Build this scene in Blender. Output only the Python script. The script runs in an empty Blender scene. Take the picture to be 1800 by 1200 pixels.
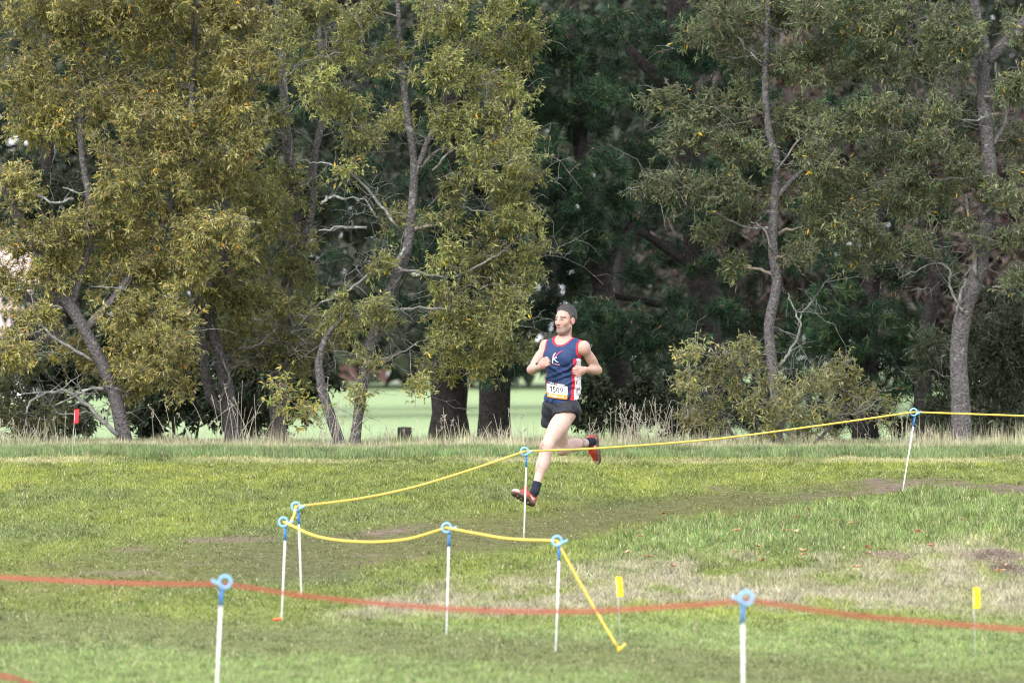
import bpy, math, random
import numpy as np
from mathutils import Vector

# ------------------------------------------------------------------ camera, sky, sun, exposure
S = bpy.context.scene
C = S.collection
FPX = 10000.0                       # focal length in photo pixels (200 mm on 36 mm, 1800 px wide)
CAM = np.array([0.0, 0.0, 1.95])
PITCH = math.atan(40 / FPX)
cam_d = bpy.data.cameras.new('camera'); cam = bpy.data.objects.new('camera', cam_d); C.objects.link(cam)
cam.location = CAM; cam.rotation_euler = (math.pi / 2 + PITCH, 0, 0)
cam_d.lens = 200; cam_d.sensor_width = 36; cam_d.clip_start = 0.5; cam_d.clip_end = 5000
cam_d.dof.use_dof = True; cam_d.dof.focus_distance = 53.5; cam_d.dof.aperture_fstop = 3.2
S.camera = cam

SUN_EL, SUN_AZ = math.radians(40), math.radians(208)     # azimuth clockwise from +Y: behind the camera, to the left
w = bpy.data.worlds.new('World'); S.world = w; w.use_nodes = True
nt = w.node_tree; nt.nodes.clear()
sky = nt.nodes.new('ShaderNodeTexSky'); sky.sky_type = 'NISHITA'; sky.sun_disc = False
sky.sun_elevation = SUN_EL; sky.sun_rotation = SUN_AZ; sky.dust_density = 3.0; sky.air_density = 1.0
tc = nt.nodes.new('ShaderNodeTexCoord')
nz = nt.nodes.new('ShaderNodeTexNoise'); nz.inputs['Scale'].default_value = 2.2; nz.inputs['Detail'].default_value = 5
rmp = nt.nodes.new('ShaderNodeMapRange'); rmp.inputs[1].default_value = .35; rmp.inputs[2].default_value = .6
rmp.inputs[3].default_value = .55; rmp.inputs[4].default_value = .95
mx = nt.nodes.new('ShaderNodeMix'); mx.data_type = 'RGBA'; mx.inputs['B'].default_value = (9.0, 9.3, 9.8, 1)   # thin bright cloud
bg = nt.nodes.new('ShaderNodeBackground'); bg.inputs['Strength'].default_value = 0.098
ow = nt.nodes.new('ShaderNodeOutputWorld')
nt.links.new(tc.outputs['Generated'], nz.inputs['Vector']); nt.links.new(nz.outputs['Fac'], rmp.inputs[0])
nt.links.new(rmp.outputs[0], mx.inputs['Factor']); nt.links.new(sky.outputs[0], mx.inputs['A'])
nt.links.new(mx.outputs['Result'], bg.inputs['Color']); nt.links.new(bg.outputs[0], ow.inputs['Surface'])
sl = bpy.data.lights.new('sun', 'SUN'); so = bpy.data.objects.new('sun', sl); C.objects.link(so)
sl.energy = 1.5; sl.angle = math.radians(30); sl.color = (1, .98, .95)
sd = Vector((math.sin(SUN_AZ) * math.cos(SUN_EL), math.cos(SUN_AZ) * math.cos(SUN_EL), math.sin(SUN_EL)))
so.rotation_euler = sd.to_track_quat('Z', 'Y').to_euler(); so.location = (-20, -20, 40)
vs = S.view_settings
vs.view_transform = 'Standard'; vs.look = 'None'; vs.gamma = 1; vs.use_curve_mapping = False
vs.exposure = 1.65
S.cycles.use_denoising = True; S.cycles.filter_width = 1.05
S.cycles.max_bounces = 6; S.cycles.transparent_max_bounces = 6; S.cycles.diffuse_bounces = 3
S.cycles.caustics_reflective = False; S.cycles.caustics_refractive = False

# ------------------------------------------------------------------ helpers
def tag(o, label=None, cat=None, group=None, kind=None):
    if label: o['label'] = label
    if cat: o['category'] = cat
    if group: o['group'] = group
    if kind: o['kind'] = kind
    return o
def link(o, parent=None):
    C.objects.link(o)
    if parent: o.parent = parent
    return o
def empty(name, loc):
    o = bpy.data.objects.new(name, None); o.location = loc; o.empty_display_size = .2
    return link(o)
def mesh_np(name, V, F, col=None, smooth=False, midx=None):
    """V (n,3), F (m,k) ints with constant k"""
    V = np.asarray(V, np.float32); F = np.asarray(F, np.int32)
    me = bpy.data.meshes.new(name); k = F.shape[1]; m = len(F)
    me.vertices.add(len(V)); me.vertices.foreach_set('co', V.ravel())
    me.loops.add(m * k); me.loops.foreach_set('vertex_index', F.ravel())
    me.polygons.add(m); me.polygons.foreach_set('loop_start', np.arange(0, m * k, k, dtype=np.int32))
    me.polygons.foreach_set('use_smooth', np.full(m, smooth, dtype=bool))
    if midx is not None: me.polygons.foreach_set('material_index', np.asarray(midx, np.int32))
    if col is not None:
        a = me.attributes.new('Col', 'FLOAT_COLOR', 'POINT')
        c = np.ones((len(V), 4), np.float32); c[:, :3] = col; a.data.foreach_set('color', c.ravel())
    me.update(calc_edges=True)
    return me
def obj(name, me, mat, parent=None, loc=None):
    """the mesh is given in world coordinates; under a parent it is moved into the parent's frame"""
    o = bpy.data.objects.new(name, me); link(o, parent)
    if mat is not None:
        for m_ in (mat if isinstance(mat, (list, tuple)) else [mat]): me.materials.append(m_)
    if parent is not None: o.location = -parent.location + (Vector(loc) if loc is not None else Vector((0, 0, 0)))
    elif loc is not None: o.location = loc
    return o
def vrot(v): return v / (np.linalg.norm(v, axis=-1, keepdims=True) + 1e-9)

def mat(name, color=(.5, .5, .5), rough=.7, attr=False, transl=0.0, noise=None, bump=None, spec=.3, var=0.0, lichen=None, holes=0):
    m = bpy.data.materials.new(name); m.use_nodes = True; t = m.node_tree; n = t.nodes; L = t.links
    b = n['Principled BSDF']; out = n['Material Output']
    b.inputs['Roughness'].default_value = rough; b.inputs['Specular IOR Level'].default_value = spec
    if attr:
        a = n.new('ShaderNodeAttribute'); a.attribute_name = 'Col'; src = a.outputs['Color']
    else:
        r = n.new('ShaderNodeRGB'); r.outputs[0].default_value = (*color, 1); src = r.outputs[0]
    geo = n.new('ShaderNodeNewGeometry')
    if noise:                       # (scale, detail, dark, light): multiplies the colour
        tx = n.new('ShaderNodeTexNoise'); tx.inputs['Scale'].default_value = noise[0]; tx.inputs['Detail'].default_value = noise[1]
        tx.inputs['Roughness'].default_value = .65
        L.new(geo.outputs['Position'], tx.inputs['Vector'])
        mr = n.new('ShaderNodeMapRange'); mr.inputs[1].default_value = .3; mr.inputs[2].default_value = .7
        mr.inputs[3].default_value = noise[2]; mr.inputs[4].default_value = noise[3]
        L.new(tx.outputs['Fac'], mr.inputs[0])
        mm = n.new('ShaderNodeMix'); mm.data_type = 'RGBA'; mm.blend_type = 'MULTIPLY'; mm.inputs['Factor'].default_value = 1
        L.new(src, mm.inputs['A']); L.new(mr.outputs[0], mm.inputs['B']); src = mm.outputs['Result']
    if lichen:                      # (scale, threshold, colour)
        tx = n.new('ShaderNodeTexNoise'); tx.inputs['Scale'].default_value = lichen[0]; tx.inputs['Detail'].default_value = 6
        L.new(geo.outputs['Position'], tx.inputs['Vector'])
        mr = n.new('ShaderNodeMapRange'); mr.inputs[1].default_value = lichen[1]; mr.inputs[2].default_value = lichen[1] + .06
        L.new(tx.outputs['Fac'], mr.inputs[0])
        mm = n.new('ShaderNodeMix'); mm.data_type = 'RGBA'; mm.inputs['B'].default_value = (*lichen[2], 1)
        L.new(mr.outputs[0], mm.inputs['Factor']); L.new(src, mm.inputs['A']); src = mm.outputs['Result']
    L.new(src, b.inputs['Base Color'])
    if bump:
        tx = n.new('ShaderNodeTexNoise'); tx.inputs['Scale'].default_value = bump[0]; tx.inputs['Detail'].default_value = 4
        L.new(geo.outputs['Position'], tx.inputs['Vector'])
        bp = n.new('ShaderNodeBump'); bp.inputs['Strength'].default_value = bump[1]; bp.inputs['Distance'].default_value = bump[2]
        L.new(tx.outputs['Fac'], bp.inputs['Height']); L.new(bp.outputs[0], b.inputs['Normal'])
    if transl:
        tr = n.new('ShaderNodeBsdfTranslucent'); L.new(src, tr.inputs['Color'])
        ms = n.new('ShaderNodeMixShader'); ms.inputs[0].default_value = transl
        L.new(b.outputs[0], ms.inputs[1]); L.new(tr.outputs[0], ms.inputs[2]); L.new(ms.outputs[0], out.inputs['Surface'])
    if holes:                       # open weave: some of the light passes straight through
        tp = n.new('ShaderNodeBsdfTransparent'); ms2 = n.new('ShaderNodeMixShader'); ms2.inputs[0].default_value = holes
        L.new(out.inputs['Surface'].links[0].from_socket, ms2.inputs[1]); L.new(tp.outputs[0], ms2.inputs[2]); L.new(ms2.outputs[0], out.inputs['Surface'])
    return m

M = {}
M['leaf'] = mat('leaf', rough=.5, attr=True, transl=.38, spec=.35)
M['needle'] = mat('needle', rough=.55, attr=True, transl=.1, spec=.3)
M['grass'] = mat('grass', rough=.65, attr=True, transl=.25, spec=.2)
M['soil'] = mat('lawn_soil', rough=.95, attr=True, noise=(9, 6, .6, 1.3), bump=(25, .6, .03), spec=.1)
M['bark'] = mat('bark_grey', (.10, .092, .094), .95, noise=(30, 8, .35, 1.6), bump=(45, 1.0, .03), spec=.1, lichen=(11, .63, (.2, .2, .19)))
M['bark_dark'] = mat('bark_dark', (.03, .026, .025), .95, noise=(18, 8, .4, 1.6), bump=(40, .9, .03), spec=.1)
M['bark_pale'] = mat('bark_pale', (.17, .165, .155), .9, noise=(20, 8, .5, 1.3), bump=(70, .6, .01), spec=.1, lichen=(14, .58, (.27, .28, .27)))
M['twig'] = mat('twig', (.17, .145, .12), .9, noise=(8, 3, .5, 1.5), spec=.1)
M['white'] = mat('white_enamel', (.78, .78, .77), .4, noise=(25, 6, .72, 1.05))
M['blue'] = mat('blue_plastic', (.03, .17, .52), .4)
M['rope'] = mat('yellow_rope', (.74, .50, .09), .6, noise=(120, 2, .8, 1.15), bump=(300, .5, .004))
M['tape'] = mat('red_tape', (.42, .12, .085), .7, transl=.35, noise=(90, 3, .8, 1.15), holes=.45)
M['orange'] = mat('orange_plastic', (.75, .12, .03), .5)
M['yellow'] = mat('yellow_plastic', (.85, .6, .01), .45)
M['redflag'] = mat('red_plastic', (.75, .02, .03), .45)
M['wire'] = mat('wire', (.42, .44, .42), .5)
M['skin'] = mat('skin', rough=.55, attr=True, spec=.22, noise=(45, 6, .84, 1.12), bump=(120, .35, .004))
M['cloth'] = mat('jersey', rough=.7, attr=True, bump=(45, .25, .012), noise=(25, 3, .85, 1.12))
M['black'] = mat('black_cloth', (.012, .013, .02), .65, bump=(40, .5, .015), noise=(30, 3, .7, 1.3))
M['sock'] = mat('sock', (.012, .014, .026), .9, noise=(90, 3, .7, 1.5))
M['hair'] = mat('hair', rough=.6, attr=True, bump=(180, 1.0, .008), noise=(140, 4, .45, 1.6))
M['hair_strand'] = mat('hair_strand', rough=.5, attr=True)
M['shoe'] = mat('shoe', rough=.6, attr=True, noise=(60, 5, .6, 1.3), bump=(80, .4, .006))
M['print'] = mat('print', rough=.6, attr=True)
M['dryleaf'] = mat('dry_leaf', rough=.7, attr=True, transl=.2)

# ------------------------------------------------------------------ photo pixel -> direction; terrain
_c, _s = math.cos(PITCH), math.sin(PITCH)
def P(px, py, d):
    """world point on the photo ray at distance d along +Y"""
    a, b = (px - 900) / FPX, (600 - py) / FPX
    y = _c - b * _s; z = _s + b * _c
    return np.array([a / y * d, d, CAM[2] + z / y * d])
def to_px(x, y, z):
    dz = z - CAM[2]; f = y * _c + dz * _s; u = -y * _s + dz * _c
    return 900 + FPX * x / f, 600 - FPX * u / f
def _hash(ix, iy, seed):
    n = (ix.astype(np.int64) * 374761393 + iy.astype(np.int64) * 668265263 + seed * 1274126177) & 0x7fffffff
    n = ((n ^ (n >> 13)) * 1274126177) & 0x7fffffff
    return ((n ^ (n >> 16)) & 0xffff) / 65535.0
def vnoise(x, y, seed=0):
    ix, iy = np.floor(x), np.floor(y); fx, fy = x - ix, y - iy
    fx = fx * fx * (3 - 2 * fx); fy = fy * fy * (3 - 2 * fy)
    a, b = _hash(ix, iy, seed), _hash(ix + 1, iy, seed); c, d = _hash(ix, iy + 1, seed), _hash(ix + 1, iy + 1, seed)
    return (a * (1 - fx) + b * fx) * (1 - fy) + (c * (1 - fx) + d * fx) * fy
def fbm(x, y, seed=0, o=4):
    s = 0; a = .5
    for i in range(o):
        s = s + a * vnoise(x * 2 ** i, y * 2 ** i, seed + i * 17); a *= .5
    return s / (1 - .5 ** o)
def height(x, y):
    x = np.asarray(x, float); y = np.asarray(y, float)
    t = -2.15 + .056 * np.minimum(y, 57.5)
    z = np.log1p(np.exp(np.clip(t / .06, -40, 40))) * .06
    z = z - .2 * np.clip((y - 57.5) / 22, 0, 1) ** 2
    z = z + .4 * np.clip((y - 80) / 170, 0, 1)
    near = np.clip((y - 8) / 10, 0, 1) * np.clip((90 - y) / 20, 0, 1)
    z = z + near * (.05 * (fbm(x * .5, y * .35, 3, 3) - .5) + .025 * (vnoise(x * 3, y * 2.4, 9) - .5))
    return z
def ground(px, py):
    lo = 20.0; d = lo
    def g(d):
        p = P(px, py, d); return p[2] - height(p[0], p[1])
    while d < 400 and g(d) > 0: d += .25
    a, b = d - .25, d
    for _ in range(25):
        m_ = (a + b) / 2
        if g(m_) > 0: a = m_
        else: b = m_
    return P(px, py, b)

# lawn zones, laid out on the ground from the photo's bands
def ip(u, pts): return np.interp(u, [p[0] for p in pts], [p[1] for p in pts])
def sm(x, a, b):
    t = np.clip((x - a) / (b - a), 0, 1); return t * t * (3 - 2 * t)
def zones(x, y):
    z = height(x, y); u, v = to_px(x, y, z)
    n1 = fbm(x * 1.1, y * .5, 21, 4) - .5; n2 = fbm(x * 3.2, y * 1.4, 31, 3) - .5; n3 = fbm(x * .5, y * .22, 41, 3) - .5
    v = v + n1 * 40 + n2 * 22 + (fbm(x * 10, y * 4, 51, 3) - .5) * 26
    c1 = ip(u, [(-200, 1050), (0, 1030), (200, 1003), (400, 985), (600, 970), (800, 945), (1000, 915), (1200, 890), (1400, 868), (1600, 858), (2000, 858)])
    h1 = ip(u, [(-200, 40), (400, 46), (700, 44), (1000, 32), (1300, 22), (1600, 12), (2000, 10)])
    path = (1 - sm(np.abs(v - c1), h1 * .5, h1 * 1.2)) * ip(u, [(0, .45), (350, .75), (600, 1), (2000, 1)])
    bare = (1 - sm(np.abs(v - (c1 + 2)), 2, 7)) * ip(u, [(1350, 0), (1480, .9), (1800, 1)]) + sm(n2 + n1, .22, .36) * path
    c2 = ip(u, [(-200, 1098), (300, 1108), (700, 1130), (1000, 1152), (1300, 1178), (1900, 1222)])
    path2 = (1 - sm(np.abs(v - c2), 14, 42)) * .85
    st = ip(u, [(480, 1100), (560, 1078), (700, 1045), (900, 1015), (1100, 985), (1400, 962), (1900, 950)])
    sb = ip(u, [(480, 1085), (560, 1090), (800, 1080), (1100, 1072), (1500, 1064), (1900, 1090)])
    straw = sm(v, st - 22, st + 26) * (1 - sm(v, sb - 8, sb + 10)) * sm(u, 520, 620)
    straw = straw * np.clip(.42 + n2 * 2.8 + n1 * 2.2 + n3 * 1.4 + .45 * sm(v, sb - 45, sb - 10), 0, 1)
    lush = sm(v, c1 + h1 * .8, c1 + h1 * .8 + 12) * (1 - sm(v, st - 20, st + 20)) * sm(u, 850, 1250)
    edge = sm(y, 56.6, 56.9) * (1 - sm(y, 57.6, 57.9))
    fringe = sm(y, 57.5, 57.9)
    pale = (1 - sm(np.abs(y - 56.2), .15, .55)) * np.clip(.6 + n1 * 3, 0, 1)
    return dict(u=u, v=v, path=np.clip(path, 0, 1), bare=np.clip(bare, 0, 1), path2=path2, straw=np.clip(straw, 0, 1),
                lush=np.clip(lush, 0, 1), edge=edge, fringe=fringe, pale=np.clip(pale, 0, 1), n1=n1, n2=n2, n3=n3)
def mixc(c, w, k): return c * (1 - w[:, None]) + np.array(k)[None, :] * w[:, None]
G_LAWN = (.15, .185, .044); G_BRIGHT = (.215, .245, .045); G_DULL = (.12, .15, .056); G_LUSH = (.16, .22, .075)
G_PATH = (.105, .098, .043); G_BARE = (.17, .13, .095); G_STRAW = (.32, .29, .215); G_EDGE = (.15, .215, .085); G_LOW = (.18, .235, .082)
def lawn_colour(x, y, Z):
    n = len(x); c = np.tile(np.array(G_LAWN), (n, 1))
    c = mixc(c, np.clip(Z['n3'] * 3 + Z['n2'] * 2, 0, 1), G_BRIGHT)
    c = mixc(c, np.clip(-Z['n3'] * 2 - Z['n1'] * 2.4, 0, 1), G_DULL)
    c = mixc(c, sm(Z['v'], 1060, 1120), G_LOW)
    c = mixc(c, Z['lush'] * .85, G_LUSH)
    c = mixc(c, Z['path'] * .78, G_PATH); c = mixc(c, Z['path2'] * .62, G_PATH)
    c = mixc(c, Z['bare'], G_BARE); c = mixc(c, Z['straw'] * .85, G_STRAW)
    c = mixc(c, Z['pale'] * .7, (.38, .35, .2)); c = mixc(c, Z['edge'], G_EDGE); c = mixc(c, Z['fringe'] * .8, (.36, .33, .2))
    return c

def spaced(segs):
    out = []
    for a, b, n in segs: out += list(np.linspace(a, b, n, endpoint=False))
    return np.array(out + [segs[-1][1]])
xs = spaced([(-900, -100, 10), (-100, -14, 14), (-14, -8, 12), (-8, 8, 84), (8, 14, 12), (14, 100, 14), (100, 900, 10)])
ys = spaced([(-60, 20, 20), (20, 33, 40), (33, 62, 170), (62, 100, 60), (100, 300, 50), (300, 3000, 30)])
XX, YY = np.meshgrid(xs, ys); gx, gy = XX.ravel(), YY.ravel()
Zg = zones(gx, gy); gc = lawn_colour(gx, gy, Zg) * .75
far = sm(gy, 60, 66); gc = mixc(gc, far, (.215, .28, .14))
gc = gc * (1 + .14 * far * (fbm(gx * .25, gy * .25, 77, 3) - .5))[:, None]
nx, ny = len(xs), len(ys)
ii = (np.arange(ny - 1)[:, None] * nx + np.arange(nx - 1)[None, :]).ravel()
GF = np.stack([ii, ii + 1, ii + nx + 1, ii + nx], 1)
tag(obj('ground', mesh_np('ground', np.stack([gx, gy, height(gx, gy)], 1), GF, gc, True), M['soil']), 'grassy park ground rising to a crest with trodden paths', None, None, 'structure')

# ------------------------------------------------------------------ grass blades
rg = np.random.default_rng(5)
def blades(n, y0, y1, xpad, hfun, keep=None, seg=1, wid=.0045, lean=.5, colf=None):
    y = np.sqrt(rg.uniform(y0 ** 2, y1 ** 2, n)); x = rg.uniform(-1, 1, n) * (y * .09 + xpad)
    Z = zones(x, y); h = hfun(x, y, Z) * rg.uniform(.5, 1.15, n)
    if keep is not None:
        k = rg.random(n) < keep(x, y, Z)
        x, y, h = x[k], y[k], h[k]; Z = {a: b[k] for a, b in Z.items()}; n = len(x)
    z = height(x, y) - .004
    th = rg.uniform(0, 2 * np.pi, n); ph = rg.uniform(0, 2 * np.pi, n); le = np.abs(rg.normal(0, lean, n))
    W = wid * rg.uniform(.6, 1.4, n)
    b = np.stack([x, y, z], 1); sdir = np.stack([np.cos(th), np.sin(th) * .4, np.zeros(n)], 1) * W[:, None] / 2
    tip = b + np.stack([np.cos(ph) * le * h, np.sin(ph) * le * h, h], 1)
    c = (lawn_colour(x, y, Z) if colf is None else colf(x, y, Z)) * .9
    c = c * rg.uniform(.5, 1.5, (n, 1)) * rg.uniform(.9, 1.1, (n, 3)) * (.12 + 1.1 * fbm(x * 6, y * 2.4, 91, 4) + .8 * fbm(x * 30, y * 9, 93, 2))[:, None]
    dead = (rg.random(n) < .10)[:, None]
    c = np.where(dead, np.array([[.38, .34, .21]]) * rg.uniform(.7, 1.2, (n, 1)), c)
    if seg == 1:
        V = np.stack([b - sdir, b + sdir, tip], 1).reshape(-1, 3); F = np.arange(3 * n).reshape(-1, 3); c = np.repeat(c, 3, 0)
    else:
        mid = b + (tip - b) * np.array([.35, .35, .62])
        V = np.stack([b - sdir, b + sdir, mid + sdir * .8, mid - sdir * .8, tip], 1).reshape(-1, 3)
        o = np.arange(n)[:, None] * 5
        F = np.concatenate([o + [0, 1, 2], o + [0, 2, 3], o + [3, 2, 4]]); c = np.repeat(c, 5, 0)
    return V, F, c
def h_lawn(x, y, Z):
    return (.018 + .02 * fbm(x * 6, y * 3, 95, 2) + .022 * sm(fbm(x * 14, y * 6, 97, 2), .55, .8)) * (1 - .5 * Z['path']) * (1 - .4 * Z['path2']) * (1 + .5 * Z['straw'])
V, F, c = blades(470000, 33.5, 57.2, 1.0, h_lawn, wid=.0098, lean=.8, keep=lambda x, y, Z: (1 - .9 * Z['bare']) * (1 - .45 * Z['path']))
tag(obj('short_grass', mesh_np('short_grass', V, F, c), M['grass']), 'short mown grass covering the sloping lawn', 'grass', None, 'stuff')
V, F, c = blades(170000, 36.5, 53, 1.0, lambda x, y, Z: .03 + .04 * Z['lush'] + .03 * np.clip(Z['n2'] * 4, 0, 1), keep=lambda x, y, Z: np.clip(Z['lush'] * .9 + .6 * Z['straw'] * (Z['straw'] < .9) + .35 * np.clip(Z['n2'] * 4 - .6, 0, 1) * (1 - Z['path']), 0, 1), seg=2, wid=.0085, lean=.6)
tag(obj('long_green_grass', mesh_np('long_green_grass', V, F, c), M['grass']), 'longer lush green and straw grass beside the trodden path', 'grass', None, 'stuff')
V, F, c = blades(60000, 56.6, 57.9, 1.2, lambda x, y, Z: np.full_like(x, .075), seg=1, wid=.008, lean=.35, colf=lambda x, y, Z: np.tile(np.array(G_EDGE), (len(x), 1)))
tag(obj('rough_grass_strip', mesh_np('rough_grass_strip', V, F, c), M['grass']), 'strip of unmown green grass along the crest', 'grass', None, 'stuff')
def dryc(x, y, Z):
    k = np.clip(.62 + 2.2 * (fbm(x * 1.5, y * .8, 61, 3) - .5) - .35 * sm(y, 59, 61), 0, 1)
    return mixc(np.tile(np.array((.15, .20, .08)), (len(x), 1)), k, (.40, .38, .24))
V, F, c = blades(85000, 57.5, 63.0, 1.2, lambda x, y, Z: .05 + .07 * fbm(x * 1.2, y, 66, 2) + .06 * sm(fbm(x * 2.2, y * 1.3, 68, 2), .55, .75), seg=1, wid=.0075, lean=.3, colf=dryc)
tag(obj('dry_fringe_grass', mesh_np('dry_fringe_grass', V, F, c), M['grass']), 'pale seeding dry grass fringe at the foot of the trees', 'grass', None, 'stuff')

V, F, c = blades(9000, 57.7, 61.5, 1.2, lambda x, y, Z: .10 + .22 * sm(fbm(x * 1.6, y * 1.1, 71, 3), .4, .75), seg=2, wid=.0042, lean=.25, colf=lambda x, y, Z: np.tile(np.array((.40, .37, .26)), (len(x), 1)))
tag(obj('seeding_grass', mesh_np('seeding_grass', V, F, c), M['grass']), 'sparse tall straw coloured seeding grass under the trees', 'grass', None, 'stuff')

# ------------------------------------------------------------------ tubes
def tube(pts, rad, sides=6, cap=True):
    pts = np.asarray(pts, float); rad = np.asarray(rad, float); n = len(pts)
    T = vrot(np.gradient(pts, axis=0)); ref = np.array([.31, .77, .55]) if abs(T[0] @ np.array([.31, .77, .55])) < .9 else np.array([1., 0, 0])
    U = vrot(np.cross(T, ref)); W_ = np.cross(T, U)
    a = np.linspace(0, 2 * np.pi, sides, endpoint=False)
    V = pts[:, None, :] + rad[:, None, None] * (np.cos(a)[None, :, None] * U[:, None, :] + np.sin(a)[None, :, None] * W_[:, None, :])
    i = np.arange(n - 1)[:, None] * sides; j = np.arange(sides)[None, :]; k = (j + 1) % sides
    F = np.stack([i + j, i + k, i + sides + k, i + sides + j], -1).reshape(-1, 4); V = V.reshape(-1, 3)
    if cap:
        V = np.concatenate([V, pts[[0, -1]]]); q = np.arange(sides); r = (q + 1) % sides; b = n * sides; e = (n - 1) * sides
        F = np.concatenate([F, np.stack([np.full(sides, b), r, q, q * 0 + b], 1)[:, [0, 1, 2, 2]], np.stack([np.full(sides, b + 1), e + q, e + r, e + r], 1)])
        F = F  # capped ends as degenerate quads are split below
    return V, F
def merge(parts):
    Vs, Fs, o = [], [], 0
    for V, F in parts:
        Vs.append(V); Fs.append(F + o); o += len(V)
    return np.concatenate(Vs), np.concatenate(Fs)
def tris(F):
    t = np.concatenate([F[:, [0, 1, 2]], F[:, [0, 2, 3]]])
    return t[(t[:, 0] != t[:, 1]) & (t[:, 1] != t[:, 2]) & (t[:, 0] != t[:, 2])]
def tube_mesh(name, lines, sides=6, cap=True):
    V, F = merge([tube(p, r, sides, cap) for p, r in lines]); return mesh_np(name, V, tris(F), None, True)
def twigs_np(A, B, r0, r1, sides=3):
    n = len(A); T = vrot(B - A); U = vrot(np.cross(T, np.array([[.3, .8, .52]]))); W_ = np.cross(T, U)
    a = np.linspace(0, 2 * np.pi, sides, endpoint=False); ca = np.cos(a)[None, :, None]; sa = np.sin(a)[None, :, None]
    R = U[:, None, :] * ca + W_[:, None, :] * sa
    V = np.concatenate([A[:, None, :] + R * r0, B[:, None, :] + R * r1], 1).reshape(-1, 3)
    o = np.arange(n)[:, None, None] * 2 * sides; j = np.arange(sides)[None, :, None]; k = (j + 1) % sides
    F = np.concatenate([o + np.concatenate([j, k, sides + k], 2), o + np.concatenate([j, sides + k, sides + j], 2)], 1).reshape(-1, 3)
    return V, F
def smooth_line(pts, n=6):
    """Catmull-Rom through the points"""
    p = np.asarray(pts, float)
    if len(p) < 3: return np.array([p[0] + (p[-1] - p[0]) * t for t in np.linspace(0, 1, n + 1)])
    q = np.vstack([2 * p[0] - p[1], p, 2 * p[-1] - p[-2]]); out = []
    for i in range(1, len(q) - 2):
        for t in np.linspace(0, 1, n, endpoint=False):
            a, b, c_, d = q[i - 1], q[i], q[i + 1], q[i + 2]
            out.append(.5 * (2 * b + (c_ - a) * t + (2 * a - 5 * b + 4 * c_ - d) * t * t + (3 * b - a - 3 * c_ + d) * t ** 3))
    out.append(p[-1]); return np.array(out)

# ------------------------------------------------------------------ foliage
def leaves_np(p, a, nrm, L, W):
    s = vrot(np.cross(a, nrm)); up = np.cross(s, a)
    m_ = p + a * (L * .45)[:, None] + up * (W * .22)[:, None]; tip = p + a * L[:, None] - up * (L * .1)[:, None]
    V = np.stack([p, m_ + s * (W / 2)[:, None], tip, m_ - s * (W / 2)[:, None]], 1).reshape(-1, 3)
    o = np.arange(len(p))[:, None] * 4
    return V, np.concatenate([o + [0, 1, 2], o + [0, 2, 3]])
GAIN = np.array([1.5, 1.47, 1.58])
def pick(r, n, pal):
    w_ = np.array([q[0] for q in pal]); w_ = w_ / w_.sum()
    return np.array([q[1] for q in pal])[r.choice(len(pal), n, p=w_)] * GAIN
OLIVE_GOLD = [(5, (.20, .182, .052)), (4, (.14, .145, .042)), (2.5, (.085, .105, .034)), (2.6, (.27, .23, .11)), (1.4, (.32, .275, .08)), (.12, (.5, .24, .02))]
OLIVE = [(5, (.135, .148, .042)), (4, (.09, .11, .036)), (3, (.20, .20, .06)), (1.6, (.26, .24, .10)), (.10, (.42, .26, .02))]
OLIVE_GREEN = [(5, (.074, .094, .04)), (4, (.05, .068, .034)), (2.2, (.115, .122, .052)), (1.1, (.15, .145, .075)), (.12, (.4, .25, .02))]
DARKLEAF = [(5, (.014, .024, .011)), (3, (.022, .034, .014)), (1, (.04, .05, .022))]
PINE = [(5, (.0075, .021, .010)), (4, (.012, .031, .013)), (1.6, (.026, .055, .018))]
FARLEAF = [(5, (.02, .028, .018)), (4, (.03, .038, .022)), (2, (.045, .05, .032))]
FARRED = [(5, (.045, .032, .028)), (3, (.035, .028, .024)), (1, (.09, .05, .04))]

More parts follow.
